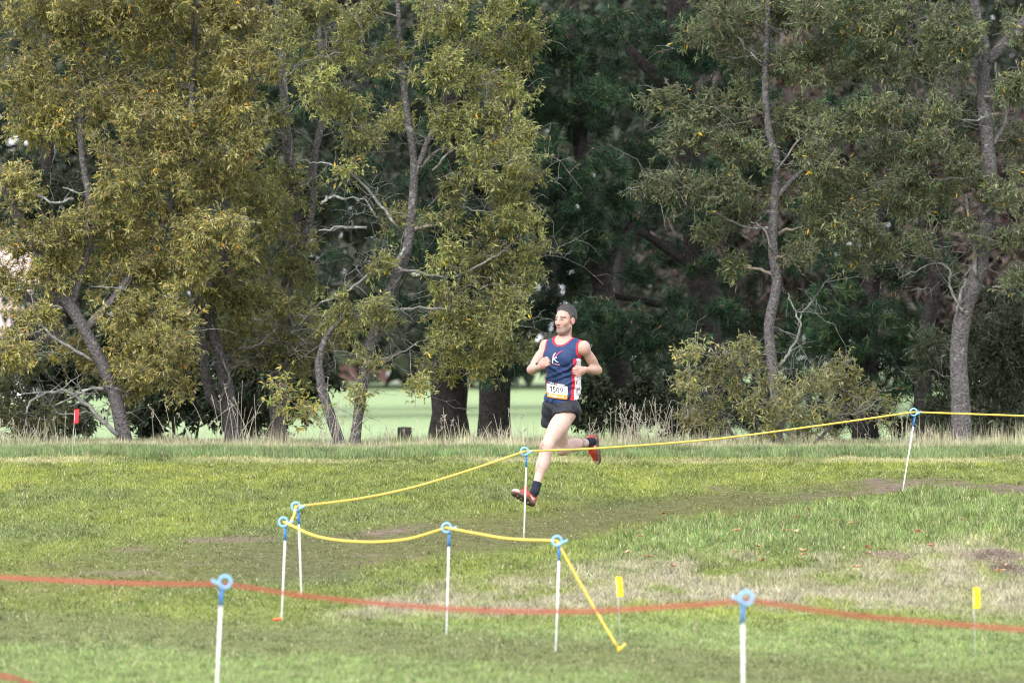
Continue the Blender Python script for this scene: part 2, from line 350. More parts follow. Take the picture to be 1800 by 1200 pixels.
def bez(a, b, r, n=6, wig=.12, sag=.0):
    L = np.linalg.norm(b - a); t = np.linspace(0, 1, n)[:, None]
    mid = (a + b) / 2 + np.array([0, 0, L * .12 - sag * L]) + r.normal(0, wig * L * .5, 3)
    p = a * (1 - t) ** 2 + 2 * mid * t * (1 - t) + b * t ** 2
    return p + r.normal(0, wig * L * .12, (n, 3)) * (np.sin(np.pi * t))
def tree(name, label, d, stems, blobs, pal, seed, pale=(), style='leaf', dens=1.0, leaf=(.060, .0165), bark='bark', group=None, cat='tree', sub_k=56, bare=0, spray=12, nleaf=12, base=None, twig_r=.0028, stuffname='foliage'):
    """stems/pale: photo pixel polylines (px, py, radius m[, depth offset]); blobs: (px, py, rx px, ry px[, depth offset])"""
    r = np.random.default_rng(seed)
    def pt(q): return P(q[0], q[1], d + (q[3] if len(q) > 3 else 0))
    lines = []; nodes = []; nr = []
    def add(p, rr, out):
        out.append((p, rr)); nodes.extend(p[1:]); nr.extend(rr[1:])
    trunk = []
    for s in stems:
        p = np.array([pt(q) for q in s]); rr = np.array([q[2] for q in s])
        pp = smooth_line(p, 5); ri = np.interp(np.linspace(0, len(s) - 1, len(pp)), range(len(s)), rr)
        ri = ri * (1 + .035 * r.normal(size=len(ri)))
        if s is stems[0] or s[0][1] > 770:
            pp[0, 2] = height(pp[0, 0], pp[0, 1]) - .15; ri[0] *= 1.25; ri[1] *= 1.08
        add(pp, ri, trunk)
    root_p = trunk[0][0][0].copy(); root_p[2] = height(root_p[0], root_p[1])
    root = empty(name, root_p); tag(root, label, cat, group)
    palel = []; mains = []
    for s in pale:
        p = np.array([P(q[0], q[1], d + (q[3] if len(q) > 3 else -.12)) for q in s]); rr = np.array([q[2] for q in s])
        pp = smooth_line(p, 4); pp[1:-1] += r.normal(0, .008, pp[1:-1].shape)
        ri = np.interp(np.linspace(0, len(s) - 1, len(pp)), range(len(s)), rr); add(pp, ri * .78, mains)
        for q in range(2, len(pp) - 1, 2):                    # side twigs on the pale branches
            if r.random() < .8:
                e = pp[q] + r.normal(0, 1, 3) * np.array([.16, .12, .14]) + np.array([0, 0, .03]); bb = bez(pp[q], e, r, 6, .3)
                palel.append((bb, np.linspace(ri[q] * .33, .002, 6)))
    limbs = []; SA, SD, BL, LS = [], [], [], []
    def near(t):
        N = np.array(nodes); dd = np.linalg.norm(N - t, axis=1) + .8 * np.maximum(0, N[:, 2] - t[2] + .05)
        i = int(np.argmin(dd)); return N[i], nr[i]
    tr0 = np.array(nodes)
    bl = sorted(blobs, key=lambda b: np.min(np.linalg.norm(tr0 - P(b[0], b[1], d + (b[4] if len(b) > 4 else 0)), axis=1)))
    sc = FPX / d
    for b in bl:
        off = b[4] if len(b) > 4 else r.uniform(-.45, .35)
        ce = P(b[0], b[1], d + off); R3 = np.array([b[2] / sc, max(.25, .5 * (b[2] + b[3]) / sc), b[3] / sc])
        a, ra = near(ce); rr0 = min(ra * .65, .032)
        lb = bez(a, ce, r, 8, .14); add(lb, np.linspace(rr0, .007, 8), limbs)
        ns = max(3, int(dens * sub_k * (R3[0] * R3[2]) ** .85 / .36 * (.3 if b[1] < -70 else 1)))
        v = vrot(r.normal(size=(ns, 3))); u = r.random((ns, 1)) ** (1 / 2.1); sub = ce + v * u * R3
        for q in range(ns):
            a, ra = near(sub[q])
            lb2 = bez(a, sub[q], r, 4, .22); limbs.append((lb2, np.linspace(min(ra * .6, .009), .003, 4)))
            if q % 3 == 0: nodes.extend(lb2[1:3]); nr.extend([.006, .005])
        k = spray; sp = np.repeat(sub, k, 0)
        out = vrot(sp - ce + np.array([0, -.15, .12]))
        SA.append(sp + r.normal(0, .035, sp.shape)); SD.append(vrot(out * .7 + r.normal(0, .75, sp.shape) + np.array([0, 0, .12])))
        BL.append(np.full(len(sp), r.uniform(.75, 1.25)) * np.repeat(r.uniform(.7, 1.25, ns), k)); LS.append(np.repeat(r.uniform(.65, 1.2, ns), k))
    # bare dead twigs
    bt = []
    for _ in range(bare):
        i = r.integers(len(nodes)); a = np.array(nodes[i]); e = a + r.normal(0, 1, 3) * np.array([.32, .25, .22]); bb = bez(a, e, r, 7, .35)
        palel.append((bb, np.linspace(.0045, .0018, 7)))
        for q in (2, 3, 4, 5): palel.append((bez(bb[q], bb[q] + r.normal(0, .11, 3), r, 4, .3), np.linspace(.0026, .0014, 4)))
    for i, t_ in enumerate(trunk): obj('trunk' if i == 0 else 'stem', tube_mesh('trunk', [t_], 12), M[bark], root)
    if limbs: tag(obj('limbs', tube_mesh('limbs', limbs, 3, False), M['twig'] if bark != 'bark_dark' else M['bark_dark'], root), kind='stuff')
    for q in mains: obj('branch', tube_mesh('branch', [q], 6), M['bark_pale'], root)
    if palel: tag(obj('dead_twigs', tube_mesh('dead_twigs', palel, 3, False), M['bark_pale'], root), kind='stuff')
    if not SA: return root
    SA = np.concatenate(SA); SD = np.concatenate(SD); BL = np.concatenate(BL); n = len(SA)
    if style == 'leaf':
        ln = r.uniform(.10, .2, n) * leaf[0] / .060; B = SA + SD * ln[:, None]
        sv_ = vrot(np.cross(SD, r.normal(size=SD.shape))) * twig_r
        TV = np.stack([SA - sv_, SA + sv_, B + sv_ * .5, B - sv_ * .5], 1).reshape(-1, 3); TF = np.arange(4 * n).reshape(-1, 4)
        tag(obj('twigs', mesh_np('twigs', TV, TF), M['twig'], root), kind='stuff')
        K = nleaf; t = r.uniform(.1, 1.05, (n, K)); p = SA[:, None] + SD[:, None] * (t * ln[:, None])[..., None]
        a = vrot(SD[:, None] * .5 + r.normal(0, .6, (n, K, 3)) + np.array([0, 0, -.28])).reshape(-1, 3); p = p.reshape(-1, 3)
        nn = vrot(r.normal(0, .75, p.shape) + np.array([0, -.25, .7]))
        L = r.uniform(.55, 1.3, len(p)) * leaf[0] * np.repeat(np.concatenate(LS), K); W = L * leaf[1] / leaf[0] * r.uniform(.7, 1.4, len(p))
        V, F = leaves_np(p, a, nn, L, W)
        c = pick(r, len(p), pal) * r.uniform(.75, 1.25, (len(p), 1)) * np.repeat(BL, K)[:, None]
        f = obj(stuffname, mesh_np(stuffname, V, F, np.repeat(c, 4, 0)), M['leaf'], root)
    else:                                                   # pine tufts
        K = 36; up = np.array([0, 0, .35]); ax = vrot(SD + up)
        a = vrot(ax[:, None] * .75 + r.normal(0, .52, (n, K, 3)) + np.array([0, 0, -.12]))
        L = r.uniform(.09, .17, (n, K)); t = r.uniform(-.10, .03, (n, K)); p = SA[:, None] + ax[:, None] * t[..., None]
        tip = p + a * L[..., None] + np.array([0, 0, -1]) * (L ** 2)[..., None] * 1.2
        sd_ = vrot(np.cross(a, r.normal(size=(n, K, 3)))) * .0036
        V = np.stack([p - sd_, p + sd_, tip], 2).reshape(-1, 3); F = np.arange(len(V)).reshape(-1, 3)
        c = pick(r, n, pal) * BL[:, None]; c = np.repeat(np.repeat(c, K, 0) * r.uniform(.7, 1.35, (n * K, 1)), 3, 0)
        f = obj('needles', mesh_np('needles', V, F, c), M['needle'], root)
        pk = r.random(n) < .3; A = SA[pk]; TV, TF = twigs_np(A, A + ax[pk] * .055, .006, .003, 4)
        tag(obj('buds', mesh_np('buds', TV, TF), M['bud'], root), kind='stuff')
    tag(f, kind='stuff')
    return root
M['bud'] = mat('pine_bud', (.30, .17, .07), .7)

def grow_up(d, x, y0, n, seed, rx=110, ry=90):
    """blobs above the frame so that the trees go on as tall as trees are"""
    r = np.random.default_rng(seed); return [(x + r.uniform(-160, 160), y0 - 110 * i + r.uniform(-30, 30), rx, ry, r.uniform(-.6, .6)) for i in range(n)]

tree('wattle_tree', 'leaning wattle tree with dense golden olive crown behind the red marker flag', 60,
     [[(222, 790, .078), (200, 690, .07), (165, 610, .066), (130, 548, .066), (85, 480, .058), (40, 400, .06), (0, 300, .05), (-30, 150, .045), (-40, -150, .04), (-30, -420, .02)],
      [(150, 580, .05), (220, 500, .045), (290, 380, .04), (330, 240, .035), (340, 100, .03), (345, -60, .025), (340, -350, .015)],
      [(125, 540, .045), (160, 400, .04), (142, 250, .035), (145, 100, .03), (150, -80, .025)]],
     [(60, 40, 120, 70), (190, 50, 90, 70), (310, 40, 100, 70), (420, 30, 70, 60), (40, 150, 90, 60), (190, 160, 70, 50), (330, 140, 100, 70), (430, 130, 60, 60),
      (70, 215, 90, 50), (250, 230, 100, 60), (390, 230, 80, 60), (20, 330, 50, 50), (250, 310, 90, 60), (360, 320, 90, 60), (60, 420, 80, 45), (170, 400, 70, 40), (270, 400, 90, 60),
      (380, 410, 70, 60), (100, 480, 60, 35), (210, 480, 70, 45), (310, 480, 80, 45), (215, 560, 50, 35), (290, 560, 70, 40), (230, 610, 50, 25), (290, 605, 40, 22, -.5), (220, 655, 40, 20), (10, 500, 40, 40), (15, 620, 50, 40), (300, 650, 40, 25), (170, 650, 30, 20, .5), (265, 650, 40, 26), (130, 620, 34, 24, .5), (240, 690, 30, 18, .6), (320, 690, 26, 16), (60, 560, 34, 26)] + grow_up(60, 180, -70, 4, 1, 170),
     OLIVE_GOLD, 11, dens=.98, bare=90,
     pale=[[(208, 765, .034), (165, 725, .03), (125, 690, .028), (90, 688, .022), (55, 705, .018), (45, 728, .01)], [(182, 684, .022), (160, 682, .02), (138, 692, .016), (110, 688, .014), (40, 692, .01)],
           [(162, 634, .024), (110, 602, .022), (78, 577, .019), (62, 545, .013), (55, 520, .009)], [(78, 577, .015), (45, 590, .013), (-20, 598, .011)], [(110, 542, .016), (75, 530, .01)], [(150, 690, .012), (90, 715, .013), (120, 728, .01), (155, 722, .008)],
           [(112, 505, .012), (60, 503, .01), (20, 512, .007)], [(235, 512, .012), (200, 506, .01), (160, 503, .007)], [(130, 350, .022), (95, 355, .018), (60, 340, .012)], [(150, 345, .015), (110, 330, .012)]])
tree('wattle_tree', 'forked rough barked wattle behind tall dry stalks, next to the leaning wattle', 61,
     [[(410, 790, .085), (404, 720, .085), (392, 650, .072), (376, 590, .06), (368, 540, .06), (400, 440, .05), (430, 300, .04), (450, 100, .03), (455, -150, .02)],
      [(402, 735, .05), (368, 690, .052), (358, 620, .05), (353, 560, .045), (335, 480, .03), (345, 380, .02), (350, 280, .01)]],
     [(440, 470, 60, 50), (400, 520, 50, 40), (450, 540, 60, 40), (340, 440, 50, 40), (430, 590, 40, 30), (470, 400, 50, 50), (440, 340, 40, 40), (370, 600, 30, 20, .4), (455, 640, 40, 25, .4)] + grow_up(61, 450, -80, 2, 2),
     OLIVE_GOLD[:4] + OLIVE[:2], 12, dens=.78, bare=130,
     pale=[[(388, 700, .02), (398, 680, .019), (402, 660, .018), (392, 635, .016), (380, 608, .012)], [(345, 535, .016), (328, 545, .015), (318, 562, .012), (300, 578, .009)], [(420, 612, .018), (450, 608, .017), (470, 590, .013), (490, 575, .009)]])
tree('wattle_tree', 'slim mottled wattle behind the yellowish sapling', 61.6,
     [[(492, 790, .085), (488, 700, .088), (496, 600, .08), (505, 500, .07), (520, 380, .065), (505, 250, .055), (495, 100, .04), (480, -120, .03)], [(508, 470, .05), (545, 380, .05), (552, 280, .04), (570, 180, .03), (560, 40, .02)]],
     [(500, 320, 50, 50), (470, 230, 50, 40), (535, 470, 45, 40), (485, 530, 55, 40), (540, 560, 50, 35), (500, 620, 50, 30), (560, 615, 45, 28), (520, 660, 40, 22), (600, 580, 45, 28)] + grow_up(61, 520, -80, 2, 3),
     OLIVE, 13, dens=.68, bare=150,
     pale=[[(470, 470, .02), (480, 520, .018), (478, 580, .015)], [(460, 605, .02), (490, 595, .018), (520, 570, .014)], [(485, 535, .018), (510, 560, .016), (522, 590, .013), (545, 605, .01)], [(470, 660, .016), (500, 640, .014), (510, 600, .011)]])
tree('wattle_tree', 'pale grey wattle of two stems with airy green crown, beside the runner', 59.6,
     [[(622, 790, 0.0585), (634, 700, 0.0585), (650, 610, 0.0585), (680, 530, 0.0585), (712, 450, 0.0546), (722, 390, 0.0484), (728, 300, 0.0437), (722, 240, 0.0390), (712, 170, 0.0328), (703, 90, 0.0273), (700, -30, 0.0234), (705, -300, 0.0156)],
      [(602, 790, 0.0624), (582, 735, 0.0585), (568, 690, 0.0530), (561, 640, 0.0429), (574, 592, 0.0312), (606, 556, 0.0203), (640, 530, 0.0094)],
      [(728, 312, 0.0328), (742, 275, 0.0328), (758, 235, 0.0281), (790, 190, 0.0234), (830, 150, 0.0172), (880, 120, 0.0117)], [(712, 175, 0.0172), (722, 120, 0.0140), (735, 60, 0.0109)], [(735, 300, 0.0195), (770, 265, 0.0172), (810, 262, 0.0125)]],
     [(560, 20, 70, 40), (640, 20, 50, 35), (760, 30, 50, 40), (850, 30, 70, 45), (500, 70, 40, 50), (580, 90, 60, 35), (850, 90, 70, 40), (930, 70, 35, 45), (800, 130, 45, 30), (890, 160, 60, 35), (600, 190, 60, 30), (545, 160, 40, 30), (640, 240, 50, 30), (700, 215, 35, 25),
      (790, 215, 55, 35), (880, 230, 60, 35), (620, 300, 30, 22), (860, 290, 70, 35), (940, 310, 40, 35), (900, 345, 55, 30), (820, 330, 45, 25), (930, 390, 45, 28), (870, 410, 55, 30), (680, 385, 40, 22), (770, 395, 40, 22), (930, 450, 40, 28), (850, 470, 55, 28), (900, 500, 50, 28),
      (630, 545, 50, 28, -.4), (665, 560, 35, 22, -.4), (830, 560, 50, 28), (900, 570, 45, 26), (760, 560, 35, 18), (640, 640, 30, 22, -.3), (800, 600, 35, 22), (735, 690, 12, 28, -.3), (625, 700, 22, 14, -.3), (870, 620, 35, 22), (800, 530, 50, 30), (790, 460, 50, 30), (840, 640, 40, 24), (910, 620, 35, 26), (760, 130, 45, 35), (670, 110, 40, 30), (780, 650, 30, 20, .4), (900, 540, 50, 30), (820, 590, 50, 28, .4), (660, 470, 35, 20)] + grow_up(59, 760, -80, 3, 4, 150),
     OLIVE, 14, dens=.70, bare=240,
     pale=[[(712, 435, .024), (690, 470, .022), (655, 478, .02), (622, 503, .018), (590, 520, .016), (562, 532, .012)], [(655, 478, .014), (672, 458, .012), (690, 437, .008)], [(700, 470, .022), (740, 480, .02), (790, 487, .02), (830, 474, .017), (870, 450, .012), (890, 440, .008)],
           [(690, 545, .02), (735, 540, .018), (785, 542, .016), (810, 515, .012), (820, 500, .008)], [(650, 640, .016), (690, 625, .015), (720, 612, .012), (735, 600, .008)], [(720, 612, .008), (722, 640, .006), (724, 680, .004)], [(645, 400, .02), (600, 400, .018), (560, 405, .012)],
           [(700, 400, .022), (655, 345, .02), (610, 300, .018), (570, 288, .012), (545, 287, .008)], [(610, 350, .02), (580, 345, .02), (565, 360, .02)], [(660, 380, .012), (640, 350, .012), (600, 350, .009)], [(800, 360, .014), (830, 370, .012), (870, 375, .009)], [(760, 300, .016), (800, 260, .014), (850, 240, .01)]])
tree('wattle_tree', 'slender curved grey wattle rising from the bush', 60,
     [[(1367, 790, .06), (1364, 700, .06), (1355, 620, .055), (1352, 570, .055), (1365, 500, .055), (1358, 430, .052), (1362, 350, .05), (1365, 290, .045), (1350, 220, .04), (1345, 140, .035), (1350, 20, .03), (1355, -200, .02)],
      [(1362, 350, .03), (1400, 310, .028), (1440, 280, .022), (1470, 240, .015)]],
     [(1280, 20, 60, 35), (1350, 40, 50, 40), (1430, 30, 60, 40), (1250, 60, 50, 30), (1310, 100, 50, 35), (1390, 110, 60, 40), (1450, 110, 40, 35), (1180, 180, 45, 26), (1240, 200, 60, 32), (1300, 190, 50, 30), (1200, 240, 45, 26), (1270, 250, 50, 28), (1160, 330, 45, 28), (1215, 340, 50, 28), (1270, 330, 45, 26),
      (1310, 270, 40, 30), (1400, 210, 60, 36), (1460, 230, 40, 35), (1430, 290, 50, 32), (1400, 340, 40, 26), (1480, 350, 50, 30), (1430, 400, 60, 30), (1510, 400, 40, 30), (1310, 380, 45, 22), (1270, 415, 40, 20), (1500, 450, 40, 22), (1400, 450, 35, 18), (1290, 470, 35, 18)] + grow_up(60, 1350, -80, 3, 5),
     OLIVE_GREEN, 15, dens=.85, bare=70,
     pale=[[(1370, 645, .018), (1385, 620, .018), (1402, 590, .017), (1405, 565, .015), (1392, 535, .012), (1385, 515, .008)], [(1403, 570, .01), (1412, 545, .008), (1430, 530, .005)], [(1350, 400, .016), (1310, 400, .014), (1270, 380, .012), (1250, 370, .008)], [(1358, 440, .014), (1340, 400, .012), (1320, 390, .008)],
           [(1345, 290, .014), (1320, 270, .012), (1300, 240, .008)], [(1365, 300, .014), (1400, 250, .014), (1420, 240, .01)], [(1290, 55, .014), (1310, 85, .012), (1340, 110, .01)]])
tree('wattle_tree', 'stout grey wattle with lichen pale branches beside the tall leaning post', 60.2,
     [[(1692, 790, 0.1075), (1688, 700, 0.1015), (1685, 620, 0.0963), (1695, 545, 0.0903), (1715, 490, 0.0860), (1735, 400, 0.0817), (1742, 330, 0.0774), (1735, 240, 0.0731), (1728, 150, 0.0688), (1730, 80, 0.0602), (1715, 20, 0.0516), (1700, -200, 0.0344)],
      [(1732, 110, 0.0602), (1768, 75, 0.0602), (1815, 20, 0.0559), (1860, -60, 0.0430), (1900, -250, 0.0258)], [(1742, 260, 0.0258), (1775, 210, 0.0258), (1810, 180, 0.0215)]],
     [(1510, 50, 50, 40), (1580, 40, 60, 40), (1650, 40, 50, 35), (1540, 120, 50, 35), (1610, 120, 60, 35), (1670, 110, 40, 28), (1560, 200, 60, 36), (1640, 190, 50, 32), (1590, 270, 50, 36), (1650, 260, 40, 30), (1530, 280, 40, 32), (1780, 140, 45, 40), (1790, 250, 45, 40), (1690, 280, 35, 28), (1660, 340, 45, 26),
      (1770, 340, 50, 40), (1720, 310, 40, 24, -.4), (1620, 360, 45, 24), (1800, 420, 40, 30), (1560, 360, 40, 26), (1640, 430, 40, 20), (1770, 430, 40, 20), (1690, 60, 40, 30), (1785, 60, 40, 30), (1560, 430, 40, 24), (1500, 330, 40, 30), (1510, 220, 40, 30), (1600, 330, 50, 26), (1700, 400, 30, 20), (1790, 500, 34, 26), (1480, 130, 40, 30)] + grow_up(60, 1700, -80, 3, 6),
     OLIVE_GREEN, 16, dens=.78, bare=80,
     pale=[[(1740, 310, .02), (1700, 312, .02), (1660, 316, .02), (1600, 318, .02), (1550, 322, .018), (1540, 345, .013), (1520, 370, .008)], [(1692, 548, .022), (1682, 530, .02), (1670, 500, .018), (1668, 475, .016), (1650, 462, .012), (1610, 475, .009), (1580, 490, .006)],
           [(1682, 550, .022), (1690, 515, .02), (1697, 490, .014)], [(1716, 485, .028), (1712, 430, .025), (1702, 380, .022), (1697, 340, .016)], [(1728, 378, .02), (1750, 360, .018), (1762, 352, .016), (1785, 385, .014), (1795, 420, .01)], [(1745, 505, .014), (1770, 505, .016), (1790, 502, .012)],
           [(1738, 80, .02), (1700, 105, .018), (1660, 120, .014), (1640, 150, .01)], [(1730, 170, .018), (1760, 175, .018), (1768, 200, .016), (1765, 225, .01)], [(1735, 205, .016), (1700, 212, .014), (1670, 205, .009)], [(1650, 20, .014), (1610, 40, .012), (1585, 60, .008)], [(1750, 110, .014), (1752, 150, .014), (1755, 175, .01)]])
# ------------------------------------------------------------------ pines and darker trees behind
tree('pine_tree', 'dark pine with thick straight trunk nearest the tree stump', 67, [[(790, 800, .23), (790, 600, .2), (796, 300, .17), (800, -60, .14), (800, -500, .06)]],
     [(700, 90, 120, 70, 1), (620, 330, 90, 70, 1.5), (830, 300, 90, 60, .6), (760, 430, 100, 50, .8), (830, 500, 90, 40, .5), (700, 520, 60, 40, 1.5), (880, 560, 60, 40, .3), (620, 200, 100, 60, 1.5), (480, 150, 90, 80, 1.5), (820, 180, 90, 50, .8), (540, 460, 60, 50, 1.6), (790, 560, 70, 40, -.7), (800, 460, 80, 40, -.7), (780, 380, 80, 40, -.6), (800, 300, 80, 40, -.6), (790, 620, 60, 30, -.6), (790, 220, 80, 40, -.6), (790, 130, 80, 40, -.6), (800, 40, 80, 40, -.6)] + grow_up(67, 800, -120, 3, 7, 160), PINE, 21, style='pine', bark='bark_dark', group=None, spray=5, sub_k=48, dens=.8)
tree('pine_tree', 'dark pine whose broad trunk shows just left of the runner', 66, [[(868, 800, .2), (872, 600, .18), (885, 300, .16), (900, -60, .13), (900, -450, .06)]],
     [(960, 60, 80, 50), (1010, 110, 90, 50), (940, 170, 60, 50), (1060, 50, 60, 40), (1010, 200, 90, 45), (960, 260, 60, 40), (1060, 170, 60, 40), (1000, 320, 80, 40), (960, 400, 60, 40, .6), (870, 640, 40, 30, .3), (940, 470, 60, 30, .8), (1050, 290, 60, 30), (940, 330, 60, 40, .6), (880, 620, 50, 34, -.6), (870, 540, 60, 34, -.6), (890, 470, 60, 34, -.6), (890, 400, 60, 34, -.6), (900, 300, 60, 40, -.6), (910, 120, 60, 50, -.6), (900, 20, 60, 40, -.6), (885, 660, 40, 20, -.6)] + grow_up(66, 950, -120, 3, 8, 160), PINE, 22, style='pine', bark='bark_dark', spray=5, sub_k=50, dens=.95)
tree('pine_tree', 'dark pine with forking trunk and drooping boughs just right of the runner', 66.5, [[(1098, 800, .16), (1094, 690, .155), (1062, 520, .12), (1042, 420, .105), (1020, 250, .09), (1010, 60, .07), (1000, -200, .04)], [(1058, 500, .06), (1080, 440, .05), (1110, 390, .04)]],
     [(1060, 560, 90, 32, -.8), (1140, 580, 80, 32, -.8), (1030, 620, 40, 22, -.6), (1110, 610, 80, 26, -.8), (1200, 600, 50, 28, -.6), (1010, 470, 50, 40, .6), (1000, 560, 50, 40, .6), (1120, 480, 40, 26, .9), (1100, 400, 40, 26, .8), (1100, 650, 60, 20, .6), (1150, 655, 60, 30, .8), (1060, 680, 60, 26, .9), (1150, 720, 70, 30, .9), (1070, 740, 60, 24, .9), (1040, 420, 60, 34, -.5), (1010, 380, 50, 30, -.5), (1090, 340, 50, 30, -.4), (970, 540, 40, 40, 1)] + grow_up(66, 1050, -120, 2, 9, 140), PINE, 23, style='pine', bark='bark_dark', spray=5, sub_k=52, dens=1.0)
tree('pine_tree', 'big dark pine with the thickest trunk, behind the bush', 68, [[(1245, 800, .2), (1240, 600, .19), (1225, 400, .18), (1200, 150, .15), (1190, -60, .13), (1190, -500, .06)], [(1228, 480, .06), (1170, 435, .055), (1110, 400, .045), (1040, 370, .03)], [(1240, 560, .05), (1180, 540, .045), (1080, 520, .04), (1000, 515, .03)], [(1200, 170, .1), (1150, 130, .08), (1100, 80, .06), (1060, 20, .04)], [(1235, 560, .05), (1290, 510, .05), (1330, 470, .03)]],
     [(1140, 60, 90, 50, .6), (1240, 80, 80, 60, .6), (1150, 170, 70, 40, .5), (1250, 180, 80, 50, .8), (1330, 140, 80, 70, 1), (1130, 260, 60, 35, .6), (1330, 280, 80, 50, 1), (1290, 380, 70, 40, .9), (1330, 470, 80, 50, .9), (1290, 560, 70, 40, .6), (1330, 620, 60, 40, .4), (1190, 680, 60, 50, .6), (1160, 720, 60, 30, .8), (1300, 700, 70, 50, .6), (1400, 560, 60, 60, .8), (1400, 420, 60, 60, 1), (1240, 640, 60, 30, -.7), (1200, 520, 40, 26, -.6), (1260, 300, 70, 40, -.6), (1200, 60, 80, 40, -.6), (1220, 200, 60, 40, -.6), (1260, 720, 70, 40, .8), (1340, 740, 70, 30, .8), (1400, 690, 60, 50, .8), (1230, 110, 80, 50, -.5), (1240, 380, 60, 34, -.6), (1250, 460, 60, 30, -.6), (1260, 550, 60, 30, -.6), (1180, 440, 50, 30, .4), (1150, 350, 50, 30, .4)] + grow_up(68, 1220, -120, 3, 10, 160), PINE, 24, style='pine', bark='bark_dark', spray=5, sub_k=48, dens=.85)
tree('pine_tree', 'smaller green pine with low tufted boughs behind the right of the bush', 65, [[(1520, 800, .14), (1528, 500, .12), (1545, 200, .1), (1550, -60, .08), (1550, -400, .04)]],
     [(1470, 540, 70, 40), (1560, 560, 60, 40, -.4), (1600, 590, 45, 34, -.4), (1500, 600, 70, 34), (1440, 590, 50, 36), (1560, 630, 60, 26), (1490, 470, 60, 34), (1600, 680, 40, 22), (1540, 690, 60, 26), (1570, 480, 45, 30), (1450, 660, 60, 40), (1470, 70, 60, 60, .8), (1490, 200, 60, 60, .8), (1560, 300, 60, 50, .8), (1430, 340, 50, 50, .8), (1640, 460, 40, 50, 1), (1480, 720, 60, 40, .5), (1560, 740, 60, 30, .5), (1600, 620, 50, 40, .6), (1420, 740, 50, 30, .6), (1620, 720, 40, 40, .8)] + grow_up(65, 1540, -120, 2, 11, 140), [(5, (.009, .025, .011)), (4, (.016, .038, .016)), (2, (.03, .06, .02))], 25, style='pine', bark='bark_dark', spray=5, sub_k=50, dens=.95)
tree('gum_tree', 'thin crooked dark tree between the small pine and the stout wattle', 64, [[(1628, 800, .11), (1622, 690, .1), (1630, 570, .09), (1642, 500, .075), (1625, 400, .06), (1610, 300, .05), (1600, 100, .04), (1600, -100, .03)], [(1640, 510, .05), (1655, 440, .04), (1640, 360, .03)]],
     [(1650, 380, 40, 30), (1600, 440, 40, 30), (1560, 440, 40, 26), (1660, 500, 30, 26), (1610, 220, 60, 50), (1690, 200, 60, 50)] + grow_up(64, 1620, -100, 2, 12), DARKLEAF, 26, dens=.8, bare=30, bark='bark_dark')
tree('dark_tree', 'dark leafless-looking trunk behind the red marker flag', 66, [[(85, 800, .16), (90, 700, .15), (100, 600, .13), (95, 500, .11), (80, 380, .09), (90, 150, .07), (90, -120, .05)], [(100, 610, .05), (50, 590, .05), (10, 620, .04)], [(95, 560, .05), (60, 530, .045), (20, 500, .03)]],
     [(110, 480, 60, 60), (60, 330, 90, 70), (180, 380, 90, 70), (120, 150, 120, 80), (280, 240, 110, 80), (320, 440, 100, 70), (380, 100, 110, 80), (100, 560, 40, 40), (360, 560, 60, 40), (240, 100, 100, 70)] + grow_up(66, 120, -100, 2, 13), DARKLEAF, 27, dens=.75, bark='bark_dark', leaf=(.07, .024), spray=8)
# ------------------------------------------------------------------ shrubs
tree('bush', 'spreading olive bush with yellow leaves at the foot of the slender wattle', 59,
     [[(1340, 790, .02), (1330, 740, .016), (1310, 690, .012), (1290, 640, .008)], [(1350, 790, .02), (1380, 730, .016), (1420, 690, .012)], [(1300, 790, .018), (1270, 730, .014), (1235, 680, .01)], [(1420, 790, .018), (1470, 740, .014), (1500, 700, .01)]],
     [(1225, 620, 32, 26), (1250, 665, 45, 32), (1215, 690, 30, 24), (1300, 650, 50, 34), (1330, 700, 60, 34), (1390, 690, 50, 34), (1440, 670, 40, 28), (1470, 650, 36, 20), (1480, 710, 55, 30), (1540, 720, 34, 30), (1280, 735, 55, 26), (1380, 740, 60, 24), (1330, 615, 36, 18), (1450, 745, 50, 20), (1515, 680, 28, 20), (1200, 740, 26, 20)],
     [(5, (.15, .155, .06)), (4, (.10, .12, .045)), (3, (.2, .185, .085)), (1, (.26, .22, .05))], 31, dens=.8, bare=80, cat='bush', sub_k=30,
     pale=[[(1370, 760, .012), (1390, 720, .012), (1420, 700, .009), (1440, 680, .006)], [(1300, 690, .008), (1330, 670, .008), (1350, 660, .005)], [(1470, 730, .01), (1510, 725, .009), (1550, 700, .006)]])
tree('bush', 'scrubby grey green bush at the leaning wattle, by the red flag', 60.6, [[(40, 790, .03), (45, 750, .02), (30, 700, .012)], [(70, 790, .02), (85, 750, .015), (95, 720, .01)]],
     [(20, 680, 45, 36), (50, 740, 45, 26), (10, 745, 40, 26), (95, 735, 30, 22), (-30, 700, 40, 50), (60, 640, 30, 22)], [(4, (.075, .085, .03)), (4, (.055, .07, .03)), (2, (.11, .11, .045))], 32, dens=.8, bare=30, cat='bush')
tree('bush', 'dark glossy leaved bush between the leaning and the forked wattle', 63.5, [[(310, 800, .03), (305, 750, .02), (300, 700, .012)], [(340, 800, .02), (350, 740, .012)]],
     [(300, 690, 45, 34), (340, 650, 40, 34), (270, 660, 40, 30), (330, 720, 40, 26), (275, 720, 34, 22), (360, 700, 24, 30), (440, 720, 40, 26), (470, 740, 30, 20)], DARKLEAF, 33, dens=1.2, cat='bush', leaf=(.085, .03), spray=7)
